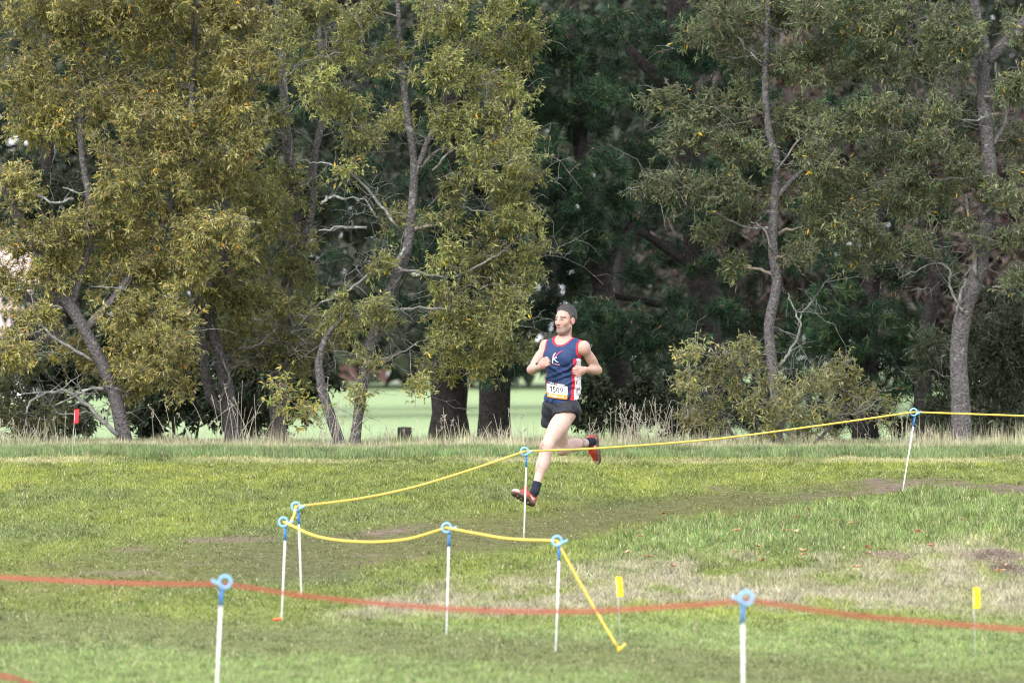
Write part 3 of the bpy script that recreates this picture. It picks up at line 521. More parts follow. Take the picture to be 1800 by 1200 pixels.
tree('sapling', 'small yellowish sapling in front of the slim mottled wattle', 59.2, [[(498, 795, .012), (500, 745, .01), (505, 700, .007), (502, 670, .004)], [(500, 745, .006), (520, 715, .005), (540, 705, .003)]],
     [(500, 680, 18, 14), (515, 700, 18, 12), (490, 715, 18, 12), (540, 715, 16, 10), (560, 735, 12, 8)], [(4, (.2, .2, .045)), (4, (.13, .17, .045)), (2, (.25, .2, .05))], 34, dens=.75, cat='sapling', leaf=(.075, .022), sub_k=20, spray=5, nleaf=7)
tree('bush', 'dark shiny leaved shrub behind the stout wattle trunk', 62.2, [[(1760, 795, .04), (1765, 720, .03), (1760, 640, .02), (1770, 540, .012)], [(1790, 795, .03), (1800, 700, .02)]],
     [(1750, 600, 40, 40), (1780, 660, 40, 40), (1740, 690, 34, 34), (1800, 580, 40, 50), (1755, 735, 40, 24), (1780, 520, 40, 34), (1730, 640, 24, 30), (1640, 620, 24, 40, .8), (1660, 720, 30, 30, .8)], [(5, (.03, .045, .022)), (3, (.05, .065, .034)), (1, (.1, .11, .07))], 35, dens=.85, cat='bush', leaf=(.085, .022))
tree('bush', 'dark broad undergrowth bush filling the gap right of the stout wattle', 64.5, [[(1790, 800, .04), (1790, 700, .02)], [(1840, 800, .04), (1850, 690, .02)]],
     [(1730, 700, 50, 40), (1790, 720, 50, 40), (1850, 690, 60, 50), (1810, 640, 50, 40), (1745, 750, 50, 24), (1850, 600, 50, 50), (1640, 740, 30, 26), (1660, 660, 30, 40)], DARKLEAF, 36, dens=.9, cat='bush', leaf=(.085, .03))
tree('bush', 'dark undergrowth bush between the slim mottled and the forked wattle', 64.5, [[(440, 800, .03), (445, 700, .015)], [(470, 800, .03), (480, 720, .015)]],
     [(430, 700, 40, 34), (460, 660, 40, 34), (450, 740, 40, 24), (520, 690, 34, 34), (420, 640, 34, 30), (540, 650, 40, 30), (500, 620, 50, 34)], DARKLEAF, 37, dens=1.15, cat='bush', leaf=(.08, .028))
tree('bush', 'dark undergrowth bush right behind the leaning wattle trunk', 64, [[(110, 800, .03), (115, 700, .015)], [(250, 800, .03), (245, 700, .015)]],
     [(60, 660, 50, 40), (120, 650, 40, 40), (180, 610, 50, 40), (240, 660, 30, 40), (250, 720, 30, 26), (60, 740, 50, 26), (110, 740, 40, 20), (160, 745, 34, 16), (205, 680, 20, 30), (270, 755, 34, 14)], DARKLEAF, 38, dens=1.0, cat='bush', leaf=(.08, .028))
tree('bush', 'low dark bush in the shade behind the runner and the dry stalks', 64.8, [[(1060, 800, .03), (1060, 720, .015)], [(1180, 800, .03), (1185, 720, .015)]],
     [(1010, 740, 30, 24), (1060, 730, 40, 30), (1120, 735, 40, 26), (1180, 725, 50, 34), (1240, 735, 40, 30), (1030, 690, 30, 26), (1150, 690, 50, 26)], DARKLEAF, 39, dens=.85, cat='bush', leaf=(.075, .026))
# ------------------------------------------------------------------ far trees past the field
def far_tree(lab, px, d, sd_, pal, top=0, base_w=.14, w_=1.0, name='far_tree'):
    r = np.random.default_rng(sd_); sc = FPX / d; g = height(0, d); py0 = to_px(0, d, g)[1]
    st = [[(px, py0, base_w), (px + r.uniform(-10, 10), py0 - 100, base_w * .85), (px + r.uniform(-20, 20), 300, base_w * .6), (px + r.uniform(-30, 30), top, base_w * .3)]]
    bl = [(px + r.uniform(-150, 150) * w_, r.uniform(top - 150, 590), r.uniform(70, 110), r.uniform(45, 75), r.uniform(-2, 2)) for _ in range(26)]
    return tree(name, lab, d, st, bl, pal, sd_, dens=.17, leaf=(.25, .13), spray=7, nleaf=9, sub_k=26, bark='bark_dark', group=None, twig_r=.008)
far_tree('dim green tree across the field behind the slim mottled wattle', 520, 108, 41, FARLEAF)
far_tree('dim green tree across the field behind the leaning wattle crown', 230, 118, 42, FARLEAF)
far_tree('dim green tree across the field behind the two stemmed wattle', 785, 125, 43, FARLEAF)
far_tree('dim green tree across the field behind the forking pine', 1096, 112, 44, FARLEAF)
far_tree('reddish brown tree across the field behind the slender wattle', 1350, 105, 45, FARRED, 250, .2, .7)
far_tree('dim green tree across the field behind the thickest pine trunk', 1290, 130, 46, FARLEAF)
far_tree('reddish brown tree across the field behind the stout wattle', 1740, 104, 47, FARRED, 330, .2, .8)
far_tree('dim green tree across the field behind the small pine', 1522, 122, 48, FARLEAF)
far_tree('dim green tree across the field beyond the stout wattle crown', 1820, 135, 49, FARLEAF, 60)

# a far wood that reads as one mass
r = np.random.default_rng(71); nW = 52000; wx = r.uniform(-30, 30, nW); wy = r.uniform(185, 215, nW)
wt_ = 12.5 + 4 * fbm(wx * .25, wx * 0 + 3.3, 5, 3); wz = .3 + r.random(nW) ** .8 * wt_; kp = (fbm(wx * .55, wz * .6 + wy * .1, 15, 3) > .35); wx, wy, wz = wx[kp], wy[kp], wz[kp]
pW = np.stack([wx, wy, wz + height(wx, wy)], 1); aW = vrot(r.normal(size=pW.shape)); nnW = vrot(r.normal(size=pW.shape) + [0, -.3, .7]); LW = r.uniform(.5, .95, len(pW))
V, F = leaves_np(pW, aW, nnW, LW, LW * .6); c = pick(r, len(pW), FARLEAF) * r.uniform(.7, 1.3, (len(pW), 1))
tag(obj('far_wood', mesh_np('far_wood', V, F, np.repeat(c, 4, 0)), M['leaf']), 'dim wood closing off the far side of the field', 'wood', None, 'stuff')

# ------------------------------------------------------------------ far houses
def box_np(lo, hi):
    lo, hi = np.array(lo, float), np.array(hi, float)
    V = np.array([[(lo, hi)[i & 1][0], (lo, hi)[(i >> 1) & 1][1], (lo, hi)[(i >> 2) & 1][2]] for i in range(8)])
    F = np.array([[0, 2, 3, 1], [4, 5, 7, 6], [0, 1, 5, 4], [2, 6, 7, 3], [0, 4, 6, 2], [1, 3, 7, 5]]); return V, F
def box(name, lo, hi, m, parent):
    V, F = box_np(lo, hi); return obj(name, mesh_np(name, V, F), m, parent)
def prism(name, prof, y0, y1, m, parent, axis='x'):
    """prof: (y, z) profile swept along x from y0 to y1"""
    n = len(prof); V = np.array([(y0, a, b) for a, b in prof] + [(y1, a, b) for a, b in prof])
    F = [[i, (i + 1) % n, n + (i + 1) % n, n + i] for i in range(n)]
    me = bpy.data.meshes.new(name); me.from_pydata(V.tolist(), [], F + [list(range(n))[::-1], list(range(n, 2 * n))]); me.update()
    return obj(name, me, m, parent)
M['brick'] = mat('brick_far', (.20, .11, .10), .9, noise=(3, 5, .75, 1.25)); M['roof'] = mat('roof_slate', (.05, .055, .085), .8, noise=(2, 4, .8, 1.2))
M['render'] = mat('pale_render', (.62, .60, .62), .9, noise=(1, 3, .9, 1.05)); M['glass'] = mat('window_glass', (.03, .035, .05), .1)
M['timber'] = mat('post_timber', (.06, .05, .045), .9, noise=(20, 5, .5, 1.5), bump=(30, .6, .02)); M['terracotta'] = mat('terracotta', (.34, .26, .24), .85, noise=(3, 4, .8, 1.2))
def house(lab, pxa, pxb, d, wall, roof, wz, porch):
    a, b = P(pxa, 640, d)[0], P(pxb, 640, d)[0]; g = float(height(0, d)); r0 = empty('house', ((a + b) / 2, d + 4, g)); tag(r0, lab, 'house')
    wl = box('wall', (a, d, g - .3), (b, d + 8, g + wz), wall, r0)
    prism('roof', [(d - .9, wz + g - .25), (d - .9, wz + g - .1), (d + 4, wz + g + 2.2), (d + 8.9, wz + g - .1), (d + 8.9, wz + g - .25)], a - .7, b + .7, roof, r0)
    n = max(2, int((b - a) / 3.2))
    for i in range(n):
        x = a + (b - a) * (i + .5) / n; w0 = box('window', (x - .6, d - .06, g + .9), (x + .6, d + .02, g + 2.0), M['render'], r0)
        o = box('pane', (x - .5, d - .085, g + 1.0), (x + .5, d - .055, g + 1.9), M['glass'], w0); o.location = (0, 0, 0)
    for x in porch: box('porch_post', (x - .22, d - .8, g - .2), (x + .22, d - .4, g + wz - .15), M['render'], r0)
h1 = house('long brick house with slate roof and white porch post across the field', 430, 800, 230, M['brick'], M['roof'], 1.9, [P(691, 640, 230)[0], P(500, 640, 230)[0]])
h2 = house('pale rendered house with faded tile roof across the field', -160, 56, 150, M['render'], M['terracotta'], 1.9, [P(38, 640, 150)[0]])

# ------------------------------------------------------------------ stump
p = P(710, 790, 63.2); g = float(height(p[0], p[1])); r0 = empty('tree_stump', (p[0], p[1], g)); tag(r0, 'short sawn off tree stump on the edge of the field', 'stump')
rs = np.random.default_rng(3); an = np.linspace(0, 2 * np.pi, 14, endpoint=False); ra = .075 * (1 + .1 * rs.normal(size=14)); rings = []
for z, k in ((-.1, 1.25), (.02, 1.1), (.1, 1.0), (.18, .98), (.205, .96)): rings.append(np.stack([p[0] + np.cos(an) * ra * k, p[1] + np.sin(an) * ra * k, np.full(14, g + z)], 1))
V = np.concatenate(rings); F = [[i * 14 + j, i * 14 + (j + 1) % 14, (i + 1) * 14 + (j + 1) % 14, (i + 1) * 14 + j] for i in range(4) for j in range(14)]
obj('bark_side', mesh_np('bark_side', V, np.array(F), None, True), M['timber'], r0)
V = np.concatenate([rings[-1] + [0, 0, .002], [[p[0], p[1], g + .212]]]); obj('cut_top', mesh_np('cut_top', V, np.array([[j, (j + 1) % 14, 14] for j in range(14)])), M['bark'], r0)

# ------------------------------------------------------------------ pigtail posts, ropes, tape
def post(lab, base_px, top_px, d=None, flip=1, foot=True, group=None):
    """base and loop-centre pixels; d for posts whose foot is below the frame"""
    if d is None: b = ground(*base_px); d = b[1]
    t = P(*top_px, d)
    if base_px is None or base_px[1] > 1195:
        k = (t[2] - 0) ; bx = P(base_px[0], base_px[1], d); b = t + (bx - t) * ((t[2] - float(height(t[0], d))) / (t[2] - bx[2]))
    b = b.copy(); b[2] = float(height(b[0], b[1]))
    r0 = empty('fence_post', b); tag(r0, lab, 'fence post', group)
    ax = vrot(t - b); L = np.linalg.norm(t - b); R = .031
    neck = t + ax * (-R) + np.array([flip * R * .55, 0, 0])
    ax = vrot(neck - b); s0 = neck - ax * .10
    obj('rod', tube_mesh('rod', [(np.array([b - ax * .12, b + (s0 - b) * .5, s0 + ax * .01]), np.full(3, .0068))], 10), M['white'], r0)
    # sleeve, loop and free tail of the pigtail as one bent tube
    th = np.linspace(-.62 * np.pi if flip > 0 else -.38 * np.pi, 0, 2)
    a0 = math.atan2(neck[2] - t[2], neck[0] - t[0]); ang = a0 + flip * np.linspace(0, 2.15 * np.pi, 30)
    ring = np.stack([t[0] + R * np.cos(ang), t[1] + np.linspace(0, -.018, 30), t[2] + R * np.sin(ang)], 1)
    tail = ring[-1] + np.array([[flip * .012, -.004, .006], [flip * .030, -.006, .016], [flip * .045, -.008, .026]])
    obj('sleeve', tube_mesh('sleeve', [(np.array([s0, s0 + (neck - s0) * .5, neck]), np.full(3, .0086))], 10), M['blue'], r0)
    obj('loop', tube_mesh('loop', [(np.concatenate([[neck - ax * .008], ring, tail]), np.full(34, .0078))], 8), M['blue_pale'], r0)
    if foot:
        f0 = b + ax * .012; obj('foot_step', tube_mesh('foot_step', [(np.array([f0, f0 + [-.03, 0, .003], f0 + [-.062, -.01, -.002]]), np.array([.011, .009, .008]))], 8), M['orange'], r0)
    return t
M['blue_pale'] = mat('blue_plastic_loop', (.22, .42, .66), .4)
tA = post('white pigtail post leaning outward with the rope at its highest, beside the worn path', (1586, 868), (1606, 724), foot=False)
tB = post('white pigtail post standing right in front of the runner', (921, 945), (922, 793), foot=False)
tC = post('white pigtail post with orange foot, the farther of the close pair', (530, 1050), (520, 890))
tD = post('white pigtail post with orange foot, the nearer of the close pair', (495, 1091), (498, 917))
tE = post('white pigtail post between the close pair and the rope end post', (785, 1115), (785, 927), foot=False)
tF = post('white pigtail post from which the yellow rope runs down to its peg', (977, 1144), (979, 950), foot=False)
tG = post('white pigtail post of the red tape nearest the close pair', (383, 1200), (396, 1022), d=30.5, flip=-1, foot=False)
tH = post('white pigtail post of the red tape nearest the yellow rope peg', (1309, 1200), (1312, 1050), d=28.5, flip=-1, foot=False)
def hang(pts): return smooth_line(np.array(pts), 8)
peg = ground(1088, 1146)
def mid(a, b, t, px, py): return P(px, py, a[1] + (b[1] - a[1]) * t)
far_r = P(1900, 734, 53.0)
line = [far_r, mid(tA, far_r, .5, 1750, 729), tA, mid(tA, tB, .26, 1430, 749), mid(tA, tB, .52, 1250, 772), mid(tA, tB, .8, 1060, 787), tB, mid(tB, tC, .25, 825, 826), mid(tB, tC, .5, 722, 857), mid(tB, tC, .75, 625, 877), tC,
        mid(tC, tD, .4, 516, 907), mid(tC, tD, .75, 508, 921), tD + [.005, 0, 0], mid(tD, tE, .22, 560, 943), mid(tD, tE, .5, 640, 952), mid(tD, tE, .75, 715, 947), tE, mid(tE, tF, .3, 842, 938), mid(tE, tF, .6, 900, 947), tF]
ki = [0, 2, 6, 10, 13, 17, 20]
rp = np.concatenate([hang(line[a:b + 1])[(1 if a else 0):] for a, b in zip(ki[:-1], ki[1:])])
rp2 = np.array([tF + (peg + [0, 0, .02] - tF) * t - np.array([0, 0, .05 * t * (1 - t)]) for t in np.linspace(0, 1, 14)[1:]])
rp = np.concatenate([rp, rp2])
o = obj('yellow_rope', tube_mesh('yellow_rope', [(rp, np.full(len(rp), .0088))], 8), M['rope']); tag(o, 'yellow rope strung through the loops of the white posts', 'rope')
r0 = empty('rope_peg', peg); tag(r0, 'yellow hooked ground peg holding the rope end', 'peg')
obj('stake', tube_mesh('stake', [(np.array([peg + [0, 0, -.12], peg + [0, 0, .02], peg + [.002, -.01, .035]]), np.array([.004, .010, .012]))], 8), M['yellow'], r0)
obj('hook', tube_mesh('hook', [(np.array([peg + [-.004, -.008, .012], peg + [.018, -.008, .03], peg + [.032, -.008, .048], peg + [.044, -.008, .062]]), np.full(4, .009))], 8), M['rope'], r0)
def ribbon(name, pts, w, th=.0012):
    pts = np.asarray(pts); n = len(pts); tw = .25 * np.sin(np.linspace(0, 14, n)); up = np.stack([np.zeros(n), np.sin(tw), np.cos(tw)], 1) * w / 2; nn = np.array([0, th, 0])
    V = np.concatenate([pts - up - nn, pts + up - nn, pts + up + nn, pts - up + nn]); i = np.arange(n - 1); F = []
    for q in range(4):
        a, b = q * n, ((q + 1) % 4) * n; F.append(np.stack([a + i, a + i + 1, b + i + 1, b + i], 1))
    F.append(np.array([[0, n, 2 * n, 3 * n], [n - 1, 4 * n - 1, 3 * n - 1, 2 * n - 1]]))
    return mesh_np(name, V, np.concatenate(F), None, False)
lf, rt = P(-120, 1008, 31.5), P(1950, 1116, 27.6)
tl = [lf, mid(lf, tG, .4, 60, 1017), mid(lf, tG, .7, 220, 1024), tG + [.01, 0, -.012], mid(tG, tH, .18, 560, 1049), mid(tG, tH, .42, 785, 1069), mid(tG, tH, .66, 1000, 1074), mid(tG, tH, .88, 1200, 1064), tH + [.012, 0, -.012], mid(tH, rt, .3, 1500, 1080), mid(tH, rt, .7, 1750, 1102), rt]
tag(obj('red_tape', ribbon('red_tape', np.concatenate([hang(tl[0:4]), hang(tl[3:9])[1:], hang(tl[8:])[1:]]), .026), M['tape']), 'red woven tape strung low between the two nearer white posts', 'tape')
lt = [ground(-90, 1182), ground(-30, 1190), ground(20, 1200), ground(60, 1214), ground(120, 1235)]
tag(obj('tape_tail', ribbon('tape_tail', np.array(lt) + [0, 0, .03], .05), M['tape']), 'loose end of orange red tape lying in the grass', 'tape')

# ------------------------------------------------------------------ marker flags
def flag(lab, base, top, m, w, h, lean=0):
    b = ground(*base); d = b[1]; t = P(*top, d); r0 = empty('marker_flag', b); tag(r0, lab, 'flag')
    obj('wire', tube_mesh('wire', [(np.array([b - [0, 0, .1], (b + t) / 2, t]), np.full(3, .0026))], 5), M['wire'], r0)
    ax = vrot(t - b); n = 7; u = np.linspace(0, 1, n); side = np.array([1., 0, 0]); V = []
    for k, q in enumerate(u):
        bow = .006 * math.sin(q * 3.1); c0 = t - ax * (h * (1 - q)) ; V += [c0 + side * (-w * .1) + [0, -.004 + bow, 0], c0 + side * (w * .9) + [0, -.004 - bow, 0], c0 + side * (w * .9) + [0, -.0025 - bow, 0], c0 + side * (-w * .1) + [0, -.0025 + bow, 0]]
    V = np.array(V); F = [[4 * k + q, 4 * k + (q + 1) % 4, 4 * k + 4 + (q + 1) % 4, 4 * k + 4 + q] for k in range(n - 1) for q in range(4)] + [[0, 3, 2, 1], [4 * n - 4, 4 * n - 3, 4 * n - 2, 4 * n - 1]]
    obj('flag', mesh_np('flag', V, np.array(F)), m, r0)
flag('yellow marker flag on a wire behind the rope peg', (1093, 1136), (1083, 1013), M['yellow'], .042, .135)
flag('yellow marker flag on a wire near the heap of dry clippings', (1715, 1165), (1711, 1032), M['yellow'], .045, .135)
flag('red marker flag on a wire in front of the leaning wattle', (126, 808), (132, 719), M['redflag'], .045, .14)

# ------------------------------------------------------------------ dry stalks, fallen leaves, clippings
def stalks(lab, px, d, n, spread, hmin, hmax, seed, wid=.0032, lean=.16):
    r = np.random.default_rng(seed); b = P(px, 780, d); g = float(height(b[0], d)); r0 = empty('dry_grass_clump', (b[0], d, g)); tag(r0, lab, 'grass clump'); L = []
    for i in range(n):
        x = b[0] + r.normal(0, spread); y = d + r.normal(0, .12); z = float(height(x, y)); h = r.uniform(hmin, hmax); a = r.normal(0, lean, 2); t = np.linspace(0, 1, 6)[:, None]
        p_ = np.array([x, y, z - .02]) + t * np.array([a[0] * h, a[1] * h, h]) + (t ** 2) * np.array([a[0], 0, -abs(a[0])]) * h * .8
        L.append((p_, np.linspace(wid, wid * .45, 6)))
        if r.random() < .45:                                   # seed head
            for q in range(5):
                s_ = p_[4] + (p_[5] - p_[4]) * q / 5; L.append((np.array([s_, s_ + r.normal(0, .012, 3) + [0, 0, .01], s_ + r.normal(0, .02, 3) + [0, 0, .02]]), np.array([.002, .0028, .001])))
    o = obj('stalks', tube_mesh('stalks', L, 4), M['straw'], r0); o['kind'] = 'stuff'
M['straw'] = mat('straw', (.38, .345, .28), .8, noise=(6, 3, .7, 1.2))
for i, (lab, px, n, sp, a, b) in enumerate([
    ('tall dry stalks in front of the forked wattle trunk', 415, 16, .12, .35, .75), ('tall pale stalk bundle at the twin stems of the pale wattle', 590, 26, .09, .35, .8),
    ('crossed dry stalks left of the forked wattle', 345, 9, .2, .3, .65), ('dry stalks at the foot of the thick straight pine trunk', 800, 16, .25, .2, .45), ('dry stalks left of the runner before the broad pine trunk', 890, 16, .22, .2, .55),
    ('thin dry stalks right behind the runner', 1030, 16, .25, .15, .4), ('dense stand of dry stalks between the runner and the bush', 1150, 70, .3, .2, .6), ('sparse dry stalks beside the leaning post', 1600, 12, .12, .15, .5),
    ('dry grey stalks at the scrubby bush by the red flag', 40, 40, .3, .12, .4), ('thin dry stalks around the tree stump', 680, 14, .3, .1, .3), ('short dry stalks below the olive bush', 1400, 30, .6, .1, .3)]):
    stalks(lab, px, 59.3 - .1 * (i % 3), n, sp, a, b, 100 + i)
rl = np.random.default_rng(17)
def fallen(px, py, s, lab, grp, pal):
    b = ground(px, py); n = 9; r0 = rl.uniform(0, 6.28); V = []
    for i in range(n):
        a = 2 * np.pi * i / n; k = (1 if i % 2 == 0 else .55) * rl.uniform(.8, 1.1); V.append([math.cos(a) * s * k, math.sin(a) * s * k * .6, s * rl.uniform(0, .6) + .035])
    V.append([0, 0, .034]); V = np.array(V); V2 = V + [0, 0, -.0015]
    F = [[i, (i + 1) % n, n] for i in range(n)] + [[n + 1 + (i + 1) % n, n + 1 + i, 2 * n + 1] for i in range(n)]
    c0 = np.array(pal[rl.integers(len(pal))]) * rl.uniform(.8, 1.2)
    me = mesh_np('fallen_leaf', np.concatenate([V, V2]), np.array(F), np.tile(c0, (2 * n + 2, 1)))
    o = bpy.data.objects.new('fallen_leaf', me); link(o); me.materials.append(M['dryleaf']); o.location = b; o.rotation_euler = (0, 0, r0); tag(o, lab, 'leaf', grp)
BR = [(.40, .19, .11), (.48, .26, .15), (.34, .15, .09), (.52, .36, .24)]
for q in [(1423, 903), (1400, 917), (1378, 926), (1470, 922), (1500, 928), (1380, 940), (1400, 942), (1165, 910), (1293, 940), (1615, 942), (1695, 920)]: fallen(*q, .045, 'dry brown fallen leaf lying in the lush green grass', 'fallen leaves in the lush grass', BR)
for q in [(1125, 950), (1142, 986), (1105, 978), (1222, 980), (1295, 978), (1413, 982), (1333, 968), (1340, 993), (1525, 970), (1526, 980), (1637, 967), (1505, 1004), (1757, 1011), (1184, 1003), (1770, 1003), (1411, 975)]: fallen(*q, .042, 'dry brown fallen leaf lying on the pale straw grass', 'fallen leaves on the straw grass', BR)
for q in [(1205, 790), (1675, 783), (590, 792), (80, 785), (985, 796)]: fallen(*q, .06, 'dry tan fallen leaf caught in the strip below the trees', 'fallen leaves along the crest', [(.42, .28, .17), (.40, .2, .12)])
def heap(lab, px, py, rx, rz, n, seed, col):
    r = np.random.default_rng(seed); b = ground(px, py); r0 = empty('clippings_heap', b); tag(r0, lab, 'heap')
    x = r.normal(0, rx * .45, n); y = r.normal(0, .25, n); hh = rz * np.exp(-(x / rx) ** 2 * 2 - (y / .35) ** 2 * 2); X, Y = b[0] + x, b[1] + y
    A = np.stack([X, Y, height(X, Y) + hh * r.uniform(.3, 1, n)], 1); dr = vrot(r.normal(size=(n, 3)) * [1, 1, .45]); V, F = twigs_np(A - dr * .03, A + dr * .03, .0022, .0012)
    c = np.repeat(np.array(col) * r.uniform(.4, 1.4, (n, 1)), 6, 0); o = obj('clippings', mesh_np('clippings', V, F, c), M['grass'], r0); o['kind'] = 'stuff'
heap('brown heap of dry grass clippings on the straw grass', 1748, 980, .28, .07, 5000, 1, (.34, .28, .22))
heap('small dark heap of dry clippings in front of the larger heap', 1772, 1000, .14, .045, 2000, 2, (.28, .23, .18))
heap('low scatter of dry clippings left of the brown heap', 1560, 978, .2, .03, 2000, 3, (.36, .29, .22))

# ------------------------------------------------------------------ the runner
class Field:
    def __init__(s, lo, hi, res):
        s.lo = np.array(lo, float); s.res = res; s.n = np.ceil((np.array(hi) - s.lo) / res).astype(int) + 1; s.F = np.ones(s.n, np.float32)
    def region(s, lo, hi):
        a = np.clip(np.floor((np.array(lo) - s.lo) / s.res).astype(int), 0, s.n - 1); b = np.clip(np.ceil((np.array(hi) - s.lo) / s.res).astype(int) + 1, 1, s.n)
        g = [(s.lo[i] + np.arange(a[i], b[i]) * s.res).astype(np.float32) for i in range(3)]
        return tuple(slice(a[i], b[i]) for i in range(3)), g[0][:, None, None], g[1][None, :, None], g[2][None, None, :]
    def op(s, prim, k=.02, mode='u', off=0.0):
        fn, lo, hi = prim; m_ = k + .03 + off; sl_, X, Y, Z = s.region(np.array(lo) - m_, np.array(hi) + m_)
        d = fn(X, Y, Z) - off; f = s.F[sl_]
        if mode == 'u':
            h = np.clip(.5 + .5 * (f - d) / k, 0, 1); s.F[sl_] = d * h + f * (1 - h) - k * h * (1 - h)
        elif mode == 's':
            h = np.clip(.5 - .5 * (f + d) / k, 0, 1); s.F[sl_] = f * (1 - h) - d * h + k * h * (1 - h)
        elif mode == 'max': s.F[sl_] = np.maximum(f, d)
    def everywhere(s, fn, mode='max'):
        g = [(s.lo[i] + np.arange(s.n[i]) * s.res).astype(np.float32) for i in range(3)]; d = fn(g[0][:, None, None], g[1][None, :, None], g[2][None, None, :])
        s.F = np.maximum(s.F, d)
    def mesh(s):
        F = s.F; ins = F < 0; n = s.n
        c = [ins[a:n[0] - 1 + a, b:n[1] - 1 + b, e:n[2] - 1 + e] for a in (0, 1) for b in (0, 1) for e in (0, 1)]
        al = c[0].copy(); an_ = c[0].copy()
        for q in c[1:]: al &= q; an_ |= q
        I, J, K = np.nonzero(an_ & ~al); flat = (I * n[1] + J) * n[2] + K
        cv = np.stack([F[I + a, J + b, K + e] for a in (0, 1) for b in (0, 1) for e in (0, 1)], 1)
        co = np.array([(a, b, e) for a in (0, 1) for b in (0, 1) for e in (0, 1)], float); acc = np.zeros((len(I), 3)); cnt = np.zeros(len(I))
        for p_ in range(8):
            for q in range(p_ + 1, 8):
                if np.abs(co[p_] - co[q]).sum() == 1:
                    x, y = cv[:, p_], cv[:, q]; k = (x < 0) != (y < 0); t = np.where(k, x / np.where(k, x - y, 1), 0)
                    acc += np.where(k[:, None], co[p_] + t[:, None] * (co[q] - co[p_]), 0); cnt += k
        V = s.lo + (np.stack([I, J, K], 1) + acc / cnt[:, None]) * s.res; Q = []
        for ax in range(3):
            e = [0, 0, 0]; e[ax] = 1; A = ins[:n[0] - e[0], :n[1] - e[1], :n[2] - e[2]]; B = ins[e[0]:, e[1]:, e[2]:]
            i, j, k = np.nonzero(A != B); u, v = [(1, 2), (2, 0), (0, 1)][ax]; idx = np.stack([i, j, k], 1); ok = (idx[:, u] > 0) & (idx[:, v] > 0); idx = idx[ok]; fl = A[i[ok], j[ok], k[ok]]
            du = np.zeros(3, int); du[u] = 1; dv = np.zeros(3, int); dv[v] = 1
            q = [np.searchsorted(flat, ((w_[:, 0] * n[1]) + w_[:, 1]) * n[2] + w_[:, 2]) for w_ in (idx - du - dv, idx - dv, idx, idx - du)]
            q = np.stack(q, 1); q[~fl] = q[~fl][:, ::-1]; Q.append(q)
        return V, np.concatenate(Q)
def A3(*a): return np.array(a, float)
def capsule(a, b, ra, rb):
    a, b = np.array(a, float), np.array(b, float); d = b - a; L2 = d @ d
    def fn(X, Y, Z):
        t = np.clip(((X - a[0]) * d[0] + (Y - a[1]) * d[1] + (Z - a[2]) * d[2]) / L2, 0, 1)
        return np.sqrt((X - a[0] - t * d[0]) ** 2 + (Y - a[1] - t * d[1]) ** 2 + (Z - a[2] - t * d[2]) ** 2) - (ra + (rb - ra) * t)
    r = max(ra, rb); return fn, np.minimum(a, b) - r, np.maximum(a, b) + r
def ellip(c, ax, rad):
    """ax: rows are the unit axes"""
    c = np.array(c, float); ax = np.array(ax, float); rad = np.array(rad, float)
    def fn(X, Y, Z):
        q = [((X - c[0]) * ax[i, 0] + (Y - c[1]) * ax[i, 1] + (Z - c[2]) * ax[i, 2]) for i in range(3)]
        k0 = np.sqrt(sum((q[i] / rad[i]) ** 2 for i in range(3))); k1 = np.sqrt(sum((q[i] / rad[i] ** 2) ** 2 for i in range(3)))
        return k0 * (k0 - 1) / np.maximum(k1, 1e-6)
    e = np.sqrt((ax ** 2 * rad[:, None] ** 2).sum(0)); return fn, c - e, c + e
def frame(th, pitch=0):
    """his left, his forward, up for a turn of th degrees from facing the camera towards the photo's left"""
    t = math.radians(th); l = A3(math.cos(t), -math.sin(t), 0); f = A3(-math.sin(t), -math.cos(t), 0); p_ = math.radians(pitch)
    f2 = f * math.cos(p_) - A3(0, 0, 1) * math.sin(p_); u = A3(0, 0, 1) * math.cos(p_) + f * math.sin(p_); return np.stack([l, f2, u])
DR = 50.2
org = P(985, 897, DR); org[2] = float(height(org[0], DR))
def J(px, py, y): return A3((px - 985) / 199.2, y, (897 - py) / 199.2)
CH, AB, PE, HD = frame(26, 6), frame(36, 4), frame(46), frame(38, -2)
rsh, lsh = J(960, 610, .07), J(1026, 612, -.075)
rel, lel = J(934, 650, -.03), J(1051, 651, .085)
rwr, lwr = J(948, 645, -.22), J(1027, 650, -.12)
lhip, rhip = J(999, 722, -.07), J(974, 722, .07)
lkn, rkn = J(961, 784, -.26), J(990, 789, .2)
lan, ran = J(940, 862, -.37), J(1043, 777, .48)
chest, belly, pelv = J(988.5, 634, .0), J(988, 675, .0), J(985, 712, .01)
TORSO = [(ellip(chest + A3(0, .005, .01), CH, (.158, .112, .175)), .01), (ellip(chest + CH[0] * .075 + CH[1] * .035 + CH[2] * .02, CH, (.078, .075, .085)), .05), (ellip(chest - CH[0] * .075 + CH[1] * .035 + CH[2] * .02, CH, (.078, .075, .085)), .05),
         (ellip(belly, AB, (.150, .102, .17)), .06), (ellip(pelv, PE, (.148, .112, .12)), .05), (capsule(rsh + CH[0] * .03 + A3(0, 0, .005), J(990, 602, .03), .052, .055), .05), (capsule(lsh - CH[0] * .03 + A3(0, 0, .005), J(990, 602, .03), .052, .055), .05)]
neck_b, hc = J(990, 600, .025), J(993.5, 563, .0)
LEG = lambda hp, kn, an: [(capsule(hp, hp + (kn - hp) * .45, .088, .078), .05), (capsule(hp + (kn - hp) * .4, kn, .079, .052), .03), (capsule(kn, kn + (an - kn) * .1, .052, .05), .03)]
B = Field((-.48, -.62, -.03), (.47, .72, 1.84), .006)
for p_, k in TORSO: B.op(p_, k)
B.op(capsule(neck_b - A3(0, 0, .02), hc + HD[2] * -.06 - HD[1] * .015, .062, .054), .03)
